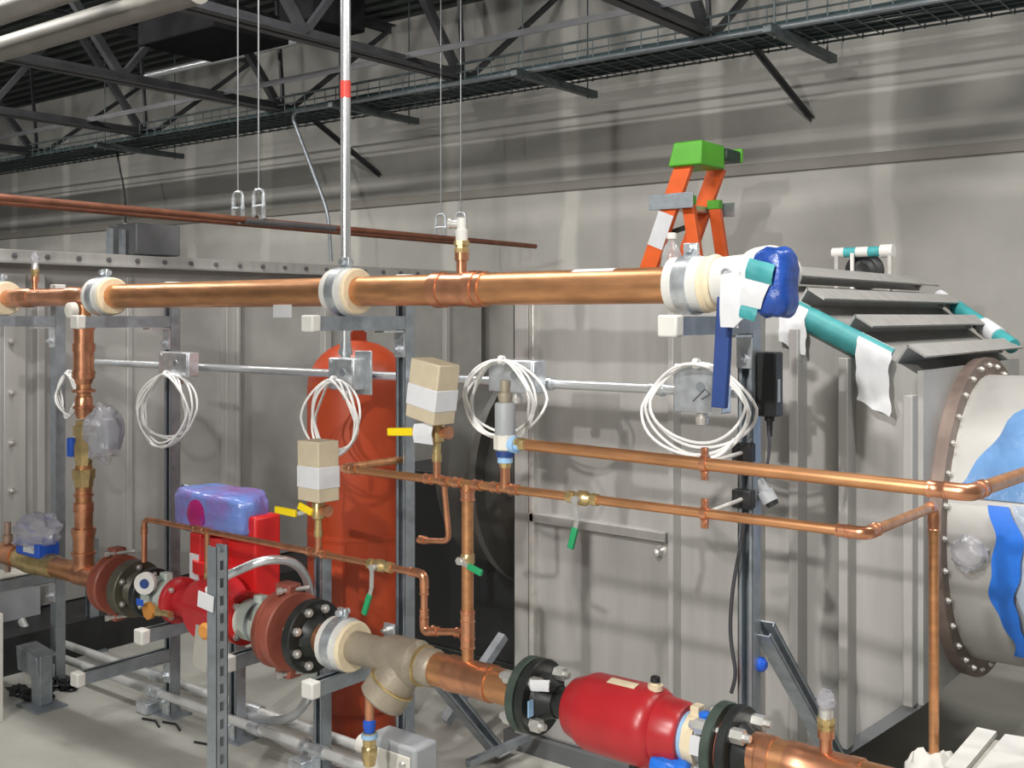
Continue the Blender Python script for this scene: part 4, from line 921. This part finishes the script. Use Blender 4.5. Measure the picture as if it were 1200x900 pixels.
# ---- low main, piece by piece
def on(px): return V(xp(px, YP), YP, ZL)
def run(px0, px1, r, m, nm='copper_pipe', label='', n=30, cat='pipe', group=None):
    return single(nm, MB().cyl(on(px0), on(px1), r, n), m, label, cat, group)
lp = thing('copper_pipe', 'thick copper pipe with tee at the foot of the riser', 'pipe', on(100))
part('pipe', MB().cyl(on(-60), on(138), 0.038, 28), 'copper', lp)
part('tee', MB().lathe(on(92), EX, [(0, 0.0385), (0, 0.042), (0.02, 0.042), (0.03, 0.040), (0.15, 0.040), (0.16, 0.042), (0.18, 0.042), (0.18, 0.0385)], 28, closed=True), 'copperfit', lp)
part('coupling', MB().ring(on(14), EX, 0.038, 0.043, 0.09, 28), 'copperfit', lp)
lv_ = thing('blue_valve', 'brass valve with bright blue housing under a clear plastic bag', 'valve', on(48))
part('body', MB().lathe(on(22), EX, [(0, 0.040), (0.02, 0.046), (0.06, 0.046), (0.06, 0.05), (0.16, 0.05), (0.17, 0.046), (0.26, 0.046), (0.28, 0.040)], 10), 'brass', lv_)
hz = at(44, 640, YP)
hs = part('housing', MB().box((hz.x, YP, hz.z - 0.005), (0.17, 0.09, 0.055)).box((hz.x + 0.02, YP, hz.z - 0.055), (0.09, 0.07, 0.05)), 'bluepaint', lv_, 0.008)
part('label', MB().box((hz.x + 0.02, YP - 0.047, hz.z), (0.075, 0.004, 0.03)), 'paper', hs)
part('stem', MB().cyl((hz.x, YP, ZL + 0.02), (hz.x, YP, hz.z), 0.016, 14), 'nickel', lv_)
part('bag', MB().blob((hz.x, YP, hz.z + 0.055), (0.105, 0.075, 0.075), 0.3, 7, 21, 28, 18), 'bagclear', lv_)
sp = at(9, 612, YP); single('gauge_cock', MB().lathe(sp - EZ * 0.2, EZ, [(0, 0.012), (0.12, 0.012), (0.12, 0.02), (0.15, 0.02), (0.15, 0.013), (0.2, 0.013)], 14), 'copperdull', 'small dull fitting on the low pipe beside the blue valve', 'fitting')
def grooved(px, r, w, label, m='rustred', R0=0.04):
    c = on(px); t = thing('grooved_coupling', label, 'coupling', c - EZ * r, 'rust red grooved couplings')
    part('ring', MB().lathe(c - EX * w / 2, EX, [(0, R0), (0, r - 0.004), (0.004, r), (w * 0.3, r), (w * 0.35, r - 0.008), (w * 0.65, r - 0.008), (w * 0.7, r), (w - 0.004, r), (w, r - 0.004), (w, R0)], 40, closed=True), m, t)
    for s_ in (-1, 1):
        part('lug', MB().box(c + V(0, 0, s_ * (r + 0.008)), (w * 0.9, 0.05, 0.034)), m, t, 0.006)
        part('bolt', MB().lathe(c + V(w * 0.1, -0.05, s_ * (r + 0.008)), V(0.4, 1, 0), [(0, 0.011), (0.014, 0.011), (0.014, 0.007), (0.10, 0.007)], 8), 'nickel', t)
    return t
def flange(px, r, w, label, m='blackiron', R0=0.04, n=8, side=1, bl=0.07, br=0.015):
    c = on(px); t = thing('pipe_flange', label, 'flange', c - EZ * r, 'bolted pipe flanges')
    part('disc', MB().lathe(c - EX * w / 2, EX, [(0, R0), (0, r - 0.003), (0.003, r), (w - 0.003, r), (w, r - 0.003), (w, R0)], 40, closed=True), m, t)
    part('hub', MB().lathe(c + EX * side * w / 2, EX * side, [(0, R0 + 0.025), (0.025, R0 + 0.008), (0.03, R0)], 30), m, t)
    ring_bolts(t, c, EX, r * 0.78, n, br, w + bl * 0.8, phase=0.5)
    return t
grooved(137, 0.105, 0.055, 'rust red ring coupling nearest the copper riser')
flange(158, 0.098, 0.05, 'dark flange ring carrying a small white dial', 'oliveiron', n=6, bl=0.03, br=0.011)
dl_ = at(166, 684, YP - 0.10); t = thing('dial_gauge', 'small white faced dial with blue mark on the dark flange', 'gauge', dl_)
part('dial', MB().lathe(dl_ + EY * 0.02, V(0.6, -1, 0), [(0, 0.036), (0.02, 0.036), (0.02, 0.030), (0.018, 0.028)], 28), 'white', t)
part('mark', MB().lathe(dl_ + EY * 0.02 + V(0.6, -1, 0).normalized() * 0.0185, V(0.6, -1, 0), [(0, 0.016), (0.002, 0.016)], 20), 'board', t)
part('tap', MB().lathe(dl_ + V(0.03, 0.03, -0.09), EX, [(0, 0.018), (0.03, 0.016), (0.04, 0.012), (0.09, 0.012)], 12), 'brass', t)
part('tap_handle', MB().lathe(dl_ + V(0.02, 0.02, -0.09), -EY, [(0, 0.03), (0.012, 0.03), (0.014, 0.02)], 8), 'orangedisc', t)
part('blue_tag', MB().box(dl_ + V(0.02, -0.02, -0.055), (0.035, 0.004, 0.02)), 'bluepaint', t)
flange(178, 0.085, 0.03, 'dark flange disc before the pale pump inlet', 'blackiron', n=6, bl=0.02, br=0.009)
def pale(px0, px1, r, label):
    c = on(px0); L = on(px1).x - c.x; t = thing('pale_coupling', label, 'coupling', c - EZ * r, 'pale green pump couplings')
    part('sleeve', MB().lathe(c, EX, [(0, r * 0.9), (0.006, r), (L * 0.42, r), (L * 0.44, r * 0.93), (L * 0.56, r * 0.93), (L * 0.58, r), (L - 0.006, r), (L, r * 0.88)], 32), 'palegreen', t)
    part('band', MB().ring(c + EX * L * 0.5, EX, r * 0.92, r * 0.985, L * 0.12, 32), 'galv', t)
    part('bolt_lug', MB().box(c + V(L * 0.5, 0, r + 0.008), (L * 0.3, 0.03, 0.026)), 'palegreen', t, 0.004)
    return t
pale(182, 208, 0.062, 'pale green coupling on the inlet side of the red pump')
# pump
pu = thing('red_pump', 'bright red inline pump with its motor sealed in blue purple film', 'pump', on(250) - EZ * 0.11)
cP = on(246); TY = 2.36
part('volute', MB().lathe(cP + V(0, -0.05, 0), EY, [(0, 0.05), (0.0, 0.085), (0.01, 0.095), (0.09, 0.10), (0.14, 0.09), (0.16, 0.06)], 32), 'red', pu)
part('inlet_neck', MB().cyl(on(216), on(246), 0.052, 26), 'red', pu); part('outlet_neck', MB().cyl(on(246), on(284), 0.052, 26), 'red', pu)
fl = part('inlet_flange', MB().lathe(on(208), EX, [(0, 0.04), (0, 0.074), (0.004, 0.078), (0.022, 0.078), (0.026, 0.074), (0.034, 0.05)], 32), 'red', pu)
ring_bolts(fl, on(211), EX, 0.064, 4, 0.010, 0.05, phase=0.5)
fl = part('outlet_flange', MB().lathe(on(290), -EX, [(0, 0.04), (0, 0.084), (0.025, 0.084), (0.035, 0.055), (0.08, 0.055)], 32), 'brightred', pu)
ring_bolts(fl, on(288), EX, 0.068, 4, 0.011, 0.05, phase=0.5)
pz = lambda py: at(262, py, TY).z
cx_ = xp(264, TY)
part('neck', MB().lathe((cx_, TY, ZL - 0.02), EZ, [(0, 0.085), (0.10, 0.085), (0.10, 0.11), (0.14, 0.11), (0.14, 0.088), (pz(625) - ZL + 0.02, 0.088)], 28), 'brightred', pu)
x0, x1 = xp(280, TY), xp(309, TY)
part('drive_case', MB().box(((x0 + x1) / 2, TY + 0.02, (pz(597) + pz(692)) / 2), (x1 - x0, 0.11, pz(597) - pz(692))), 'brightred', pu, 0.01)
x0, x1 = xp(229, TY - 0.06), xp(242, TY - 0.06)
sc = part('side_case', MB().box(((x0 + x1) / 2, TY - 0.05, (pz(622) + pz(700)) / 2), (x1 - x0, 0.07, pz(622) - pz(700))), 'brightred', pu, 0.006)
part('label', MB().box(((x0 + x1) / 2, TY - 0.087, (pz(646) + pz(678)) / 2), ((x1 - x0) * 0.8, 0.003, pz(646) - pz(678))), 'paper', sc)
mc = at(260, 598, TY); hw = (xp(300, TY) - xp(221, TY)) / 2
part('film_wrap', MB().blob(mc, (hw, 0.085, 0.078), 0.10, 5, 5, 36, 24, sq=0.42), 'wrap', pu)
part('motor_face', MB().lathe(mc + V(-0.03, -0.078, -0.005), -EY, [(0, 0.052), (0.008, 0.05), (0.012, 0.03)], 28), 'wrapred', pu)
pale(290, 322, 0.064, 'pale green coupling on the outlet side of the red pump')
t = run(318, 330, 0.07, 'greyplastic', 'pipe_adapter', 'grey adapter ring between pale coupling and brown ring', cat='adapter')
grooved(338, 0.118, 0.075, 'large rust red ring coupling beside the black bolted flange')
flange(366, 0.108, 0.032, 'black bolted flange beside the white insulated clamp', n=8, bl=0.045, br=0.013)
run(370, 440, 0.0445, 'copperfit', 'copper_pipe', 'short copper stub between the black flange and the white clamp')
clamp(xp(403, YP), YP, ZL, 'cream and white pipe clamp on the low main before the strainer', r=0.0445, R_=0.072, L=0.095)
# strainer
st = thing('y_strainer', 'brown grey Y shaped strainer with angled leg', 'strainer', on(455) - EZ * 0.12)
sxa, sxb = on(412), on(512); Ls = sxb.x - sxa.x
part('body', MB().lathe(sxa, EX, [(0, 0.047), (Ls * 0.35, 0.047), (Ls * 0.5, 0.062), (Ls * 0.78, 0.064), (Ls * 0.82, 0.05), (Ls * 0.97, 0.052), (Ls, 0.047)], 30), 'bronze', st)
leg0 = on(478) ; ld = (at(443, 826, YP - 0.05) - leg0).normalized(); Lg = (at(445, 822, YP - 0.05) - leg0).length
part('leg', MB().lathe(leg0, ld, [(0, 0.056), (Lg * 0.6, 0.062), (Lg * 0.61, 0.068), (Lg * 0.95, 0.068), (Lg, 0.06)], 30), 'bronze', st)
part('cap_rim', MB().ring(leg0 + ld * Lg * 0.58, ld, 0.055, 0.0695, 0.005, 30), 'brass', st)
part('socket_rim', MB().ring(on(497), EX, 0.046, 0.056, 0.008, 30), 'brass', st)
zd = lambda py: at(433, py, YP - 0.05).z
xd = xp(433, YP - 0.05); t = thing('drain_valve', 'small brass drain valve with blue collar below the strainer', 'valve', (xd, YP - 0.05, zd(897)))
part('nipple', MB().cyl((xd, YP - 0.05, zd(815)), (xd, YP - 0.05, zd(848)), 0.013, 14), 'copperfit', t)
part('blue_collar', MB().lathe((xd, YP - 0.05, zd(860)), EZ, [(0, 0.014), (0.02, 0.018), (0.035, 0.018), (0.04, 0.013)], 14), 'bluepaint', t)
part('body', MB().lathe((xd, YP - 0.05, zd(897)), EZ, [(0, 0.016), (0.03, 0.022), (0.05, 0.022), (0.055, 0.018), (0.09, 0.02), (zd(858) - zd(897), 0.02)], 8), 'brass', t)
part('white_collar', MB().ring((xd, YP - 0.05, zd(862)), EZ, 0.014, 0.023, 0.012, 16), 'skyblue', t)
# copper tee section
ct = thing('copper_pipe', 'thick copper pipe with tee between strainer and first green black flange', 'pipe', on(560))
part('pipe', MB().cyl(on(500), on(622), 0.0445, 30), 'copper', ct)
Lt = on(578).x - on(528).x
part('tee', MB().lathe(on(528), EX, [(0, 0.0445), (0, 0.0485), (0.025, 0.0485), (0.03, 0.047), (Lt - 0.03, 0.047), (Lt - 0.025, 0.0485), (Lt, 0.0485), (Lt, 0.0445)], 30, closed=True), 'copperfit', ct)
# flange pair, connector, flange
def fpair(px, label, gap=0.030, r=0.094, m='blackiron', R0=0.038):
    c = on(px); t = thing('flange_pair', label, 'flange', c - EZ * r, 'bolted flange pairs')
    for s_, mm in ((-1, 'greeniron'), (1, m)):
        part('disc', MB().lathe(c + EX * (s_ * gap / 2 - 0.012), EX, [(0, R0), (0, r - 0.003), (0.003, r), (0.021, r), (0.024, r - 0.003), (0.024, R0)], 40, closed=True), mm, t)
    part('gasket', MB().ring(c, EX, R0, r * 0.8, 0.008, 32), 'rustred', t)
    part('hub', MB().lathe(c + EX * (gap / 2 + 0.01), EX, [(0, R0 + 0.024), (0.022, R0 + 0.01), (0.05, R0 + 0.002)], 28), m, t)
    part('hub', MB().lathe(c - EX * (gap / 2 + 0.01), -EX, [(0, R0 + 0.024), (0.022, R0 + 0.012), (0.03, R0 + 0.008)], 28), 'greeniron', t)
    ring_bolts(t, c, EX, r * 0.76, 4, 0.017, gap + 0.11, phase=0.5)
    return t
fpair(627, 'green black bolted flange pair in front of the steel box')
sheet(q4(YP - 0.075, (622, 797), (645, 797), (644, 810), (623, 809)), 'paper', 'paper_tag', bpy.data.objects['flange_pair'], seed=9, bulge=0.003)
part('blue_tag', MB().box(on(634) + V(0.02, -0.07, -0.005), (0.003, 0.02, 0.04)), 'skyblue', bpy.data.objects['flange_pair'])
run(632, 684, 0.036, 'blackiron', 'steel_pipe', 'short black steel pipe between flange pair and red body')
fc = thing('flow_controller', 'glossy red barrel shaped flow control valve on a black peg', 'valve', on(738) - EZ * 0.1)
a0 = on(672); Lr = on(806).x - a0.x
part('barrel', MB().lathe(a0, EX, [(0, 0.05), (0.0, 0.062), (0.008, 0.07), (Lr * 0.10, 0.078), (Lr * 0.16, 0.088), (Lr * 0.2, 0.092), (Lr * 0.68, 0.094), (Lr * 0.74, 0.092), (Lr * 0.79, 0.083), (Lr * 0.80, 0.078), (Lr * 0.97, 0.074), (Lr, 0.068), (Lr, 0.05)], 44), 'red', fc, ang=30)
part('label', MB().grid(lambda u, v: on(735) + V((u - 0.5) * 0.075, -0.0945 * math.sin(R(4 + 15 * v)), 0.0945 * math.cos(R(4 + 15 * v))), 2, 6, 0.001), 'cream', fc)
part('test_plug', MB().lathe(on(768) + EZ * 0.088, EZ, [(0, 0.018), (0.012, 0.018), (0.012, 0.012), (0.018, 0.012)], 12), 'cream', fc)
part('plug_cap', MB().lathe(on(768) + EZ * 0.106, EZ, [(0, 0.012), (0.012, 0.011), (0.014, 0.007)], 12), 'blackplastic', fc)
part('support_peg', MB().cyl((on(743).x, YP, 0.2), (on(743).x, YP, ZL - 0.08), 0.012, 12), 'blackplastic', fc)
part('peg_plate', MB().box((on(743).x, YP, 0.1), (0.06, 0.06, 0.2)), 'blackplastic', fc)
t = thing('union_coupling', 'cream union coupling with blue ring beside the red barrel', 'coupling', on(815) - EZ * 0.06)
part('blue_ring', MB().cyl(on(800), on(812), 0.056, 30), 'skyblue', t)
part('nut', MB().lathe(on(811), EX, [(0, 0.055), (0.0, 0.061), (0.028, 0.061), (0.028, 0.055)], 10), 'cream', t)
part('nut_lug', MB().box(on(817) + V(0, 0, 0.064), (0.022, 0.03, 0.026)), 'cream', t, 0.003)
part('tail', MB().lathe(on(822), EX, [(0, 0.05), (0.03, 0.05), (0.03, 0.044), (0.07, 0.044)], 26), 'greyplastic', t)
part('handle', MB().blob(on(804) + V(0, -0.06, -0.062), (0.045, 0.028, 0.028), 0.3, 5, 3, sq=0.6), 'bluetape', t, label='bright blue handle')
part('blue_cap', MB().lathe(on(832) + V(0, -0.02, 0.05), EZ, [(0, 0.014), (0.02, 0.016), (0.024, 0.01)], 12), 'bluetape', t)
sheet([on(824) + V(0, -0.055, 0.03), on(838) + V(0, -0.055, 0.03), on(838) + V(0, -0.062, -0.01), on(824) + V(0, -0.062, -0.01)], 'paper', 'paper_tag', t, bulge=0.002)
fpair(856, 'green black bolted flange pair at the near end of the low main', gap=0.036, r=0.096, R0=0.04)
ce = thing('copper_pipe', 'thick copper pipe with vent leaving the photo at the near end', 'pipe', on(960))
part('pipe', MB().cyl(on(868), on(1180), 0.0445, 32), 'copper', ce)
Lc = on(1010).x - on(925).x
part('tee', MB().lathe(on(925), EX, [(0, 0.0445), (0, 0.0485), (0.03, 0.0485), (0.035, 0.047), (Lc - 0.03, 0.047), (Lc - 0.025, 0.0485), (Lc, 0.0485), (Lc, 0.0445)], 32, closed=True), 'copperfit', ce)
for px in (886, 900): part('socket', MB().ring(on(px), EX, 0.0445, 0.048, 0.03, 32), 'copperfit', ce)
vent(968, ZL + 0.035, ZL + 0.05, 'brass vent with crumpled plastic cap on the nearest copper pipe', 0.115, 0.013, 'wrap')
# flexible conduit over the pump and low curve
cf = thing('flexible_conduit', 'pale grey flexible conduit arching from the slotted post over the pump outlet', 'conduit', at(300, 660, YP - 0.1))
part('hose', MB().tube(fillet([at(246, 692, YP - 0.18), at(262, 676, YP - 0.16), at(310, 655, YP - 0.10), at(345, 657, YP - 0.0), at(362, 680, YP + 0.08), at(366, 725, YP + 0.12)], 0.12), 0.0135, 14), 'emt', cf)
part('end_fitting', MB().lathe(at(246, 694, YP - 0.18), V(0.5, 0.2, 0.35), [(0, 0.02), (0.03, 0.02), (0.03, 0.016), (0.05, 0.016)], 14), 'white', cf)
cf = thing('flexible_conduit', 'pale grey flexible conduit curling low under the brown coupling', 'conduit', at(330, 850, YP + 0.3))
part('hose', MB().tube(fillet([at(366, 790, YP + 0.18), at(364, 815, YP + 0.2), at(345, 842, YP + 0.25), at(310, 846, YP + 0.3), at(270, 835, YP + 0.3)], 0.12), 0.015, 14), 'emt', cf)
part('end_fitting', MB().lathe(at(365, 792, YP + 0.18), EZ, [(0, 0.019), (0.05, 0.019)], 14), 'palegreen', cf)
# tags at the pump
tg = at(237, 760, YP - 0.05); single('beige_board', MB().box(tg, (0.075, 0.012, 0.14), Matrix.Rotation(R(8), 3, 'Y')), 'beigeboard', 'grey beige board hanging below the pump behind the slotted post', 'board', bevel=0.002)
tg = at(241, 705, 1.90); single('paper_tag', MB().box(tg, (0.07, 0.003, 0.045), Matrix.Rotation(R(6), 3, 'Y')), 'paper', 'white paper tag tied in front of the slotted post', 'tag')
tg = at(243, 739, 1.98); t = thing('drain_cock', 'small cock with orange disc handle in front of the beige board', 'valve', tg)
part('handle', MB().lathe(tg, V(0.2, -1, 0), [(0, 0.024), (0.01, 0.026), (0.018, 0.018)], 10), 'orangedisc', t); part('stem', MB().cyl(tg, on(268) + V(0, 0, -0.09), 0.008, 10), 'nickel', t)

# ================================================================ TANK, LADDER, LOOSE THINGS
tk = at(420, 500, 2.78); TX = tk.x
t = thing('red_tank', 'tall orange red expansion tank with domed top standing behind the posts', 'tank', (TX, 2.78, 0))
dome = [(0.06, 0.15), (0.06, 0.184), (0.10, 0.184)]
prof = [(0.0, 0.14), (0.10, 0.14), (0.10, 0.155), (0.16, 0.184), (1.24, 0.184)]
for k in range(1, 9): prof.append((1.24 + 0.17 * math.sin(R(90 * k / 8)), max(0.03, 0.184 * math.cos(R(90 * k / 8)))))
part('shell', MB().lathe((TX, 2.78, 0), EZ, prof, 48), 'tankred', t, ang=50)
part('nozzle', MB().lathe((TX, 2.78, 1.40), EZ, [(0, 0.03), (0.04, 0.03), (0.04, 0.022), (0.07, 0.022)], 16), 'tankred', t)
part('weld_band', MB().ring((TX, 2.78, 0.72), EZ, 0.183, 0.186, 0.014, 48), 'tankred', t)
part('name_plate', MB().grid(lambda u, v: (TX + 0.1855 * math.sin(R(-8 + 40 * u)), 2.78 - 0.1855 * math.cos(R(-8 + 40 * u)), 0.60 + 0.10 * v), 8, 2, 0.001), 'tankred', t)

lt = at(800, 192, 4.6)
ld_ = thing('step_ladder', 'orange fibreglass step ladder with green top standing behind the steel box', 'ladder', (lt.x - 0.2, 4.75, 0))
ZC = 2.24; LX = lt.x; sF = 0.40; sR = 0.16
def rail(x0, z0, slope, Y, w, m, nm, d=0.032):
    part(nm, MB().bar((x0, Y, z0), (x0 + slope * z0, Y, 0.02), w, d, EX), m, ld_, 0.003)
    part('rubber_foot', MB().box((x0 + slope * z0, Y, 0.015), (w * 1.3, d * 1.5, 0.03)), 'blackplastic', ld_)
for Y in (4.60, 4.92):
    rail(LX + 0.02, ZC, -sF, Y, 0.088, 'orange', 'front_rail')
ZR = at(805, 236, 4.62).z; rxx = xp(806, 4.62)
for Y in (4.625, 4.895):
    rail(rxx, ZR, sR, Y, 0.06, 'orange', 'rear_rail')
    part('rail_cap', MB().box((rxx, Y, ZR + 0.005), (0.068, 0.04, 0.045)), 'green', ld_, 0.004)
part('top_cap', MB().hull8([(LX - 0.06, 4.56, ZC - 0.03), (LX + 0.12, 4.56, ZC - 0.03), (LX + 0.12, 4.80, ZC - 0.03), (LX - 0.06, 4.80, ZC - 0.03)], [(LX - 0.03, 4.565, ZC + 0.085), (LX + 0.12, 4.565, ZC + 0.085), (LX + 0.12, 4.80, ZC + 0.085), (LX - 0.03, 4.80, ZC + 0.085)]), 'green', ld_, 0.008)
part('top_cap_rear', MB().box((LX + 0.05, 4.88, ZC + 0.045), (0.16, 0.15, 0.06)), 'darkgreen', ld_, 0.01)
part('top_cap_rim', MB().box((LX + 0.05, 4.97, ZC + 0.055), (0.16, 0.02, 0.07)), 'green', ld_, 0.004)
zb = at(785, 236, 4.58).z
part('hinge_plate', MB().box((LX - 0.05, 4.575, zb), (0.24, 0.006, 0.075)), 'galv', ld_, 0.002)
part('hinge_plate', MB().box((LX + 0.0, 4.945, zb - 0.02), (0.2, 0.006, 0.07)), 'galv', ld_, 0.002)
zl = at(770, 270, 4.58).z; xl = LX + 0.02 - sF * (ZC - zl)
part('rail_label', MB().bar((xl + sF * 0.08, 4.582, zl + 0.08), (xl - sF * 0.08, 4.582, zl - 0.08), 0.086, 0.003, EX), 'paper', ld_)
for q in range(6):
    zq = zb - 0.02 - q * 0.30; x = LX + 0.02 - sF * (ZC - zq)
    part('step', MB().box((x, 4.76, zq), (0.09, 0.30, 0.03)), 'nickel', ld_, 0.003)
part('spreader', MB().bar((LX - 0.10, 4.63, zb - 0.15), (rxx, 4.63, zb - 0.12), 0.004, 0.025, EY), 'blackiron', ld_)
bt = at(787, 310, 3.14); t = thing('water_bottle', 'clear plastic water bottle with white cap standing on the steel box', 'bottle', (bt.x, 3.14, BZ1))
part('body', MB().lathe((bt.x, 3.14, BZ1 + 0.001), EZ, [(0, 0.03), (0.004, 0.033), (0.03, 0.032), (0.035, 0.034), (0.06, 0.031), (0.065, 0.034), (0.10, 0.034), (0.13, 0.026), (0.148, 0.014), (0.16, 0.013)], 24), 'bottleplastic', t)
part('cap', MB().lathe((bt.x, 3.14, BZ1 + 0.158), EZ, [(0, 0.016), (0.018, 0.016), (0.02, 0.014)], 18), 'white', t)
# white sealed pipe end and pale boards, near corner
wpz = V(xs1, ye, 0.36)
t = thing('wrapped_fitting', 'pipe end wrapped in crumpled white plastic at the foot of the copper drop', 'fitting', (xs1, ye, 0))
part('wrapping', MB().blob(wpz + V(0, 0, 0.035), (0.065, 0.065, 0.075), 0.35, 6, 9, 28, 20), 'white', t)
part('wrapping', MB().blob(wpz + V(0.06, -0.02, -0.05), (0.13, 0.08, 0.07), 0.3, 6, 4, 28, 18), 'white', t)
part('pipe_stand', MB().cyl((xs1, ye, 0), (xs1, ye, 0.33), 0.03, 16), 'greyplastic', t)
ZK = 0.50
def lid(pts, z, th): return MB().extrude([V(p.x, p.y, z - th) for p in (onfloor(x, y, z) for x, y in pts)], (0, 0, th))
k0 = onfloor(1150, 880, ZK); t = thing('pale_carton', 'pale open carton with two flaps at the near corner by the wrapped fitting', 'carton', (k0.x, k0.y, 0))
part('body', MB().extrude([V(p.x, p.y, 0) for p in (onfloor(x, y, ZK) for x, y in ((1112, 900), (1146, 856), (1255, 876), (1240, 985)))], (0, 0, ZK - 0.015)), 'beigeboard', t)
part('flap', lid(((1106, 897), (1145, 852), (1168, 857), (1128, 905)), ZK, 0.012), 'white', t); part('flap', lid(((1136, 910), (1178, 860), (1262, 874), (1245, 990)), ZK, 0.012), 'white', t)
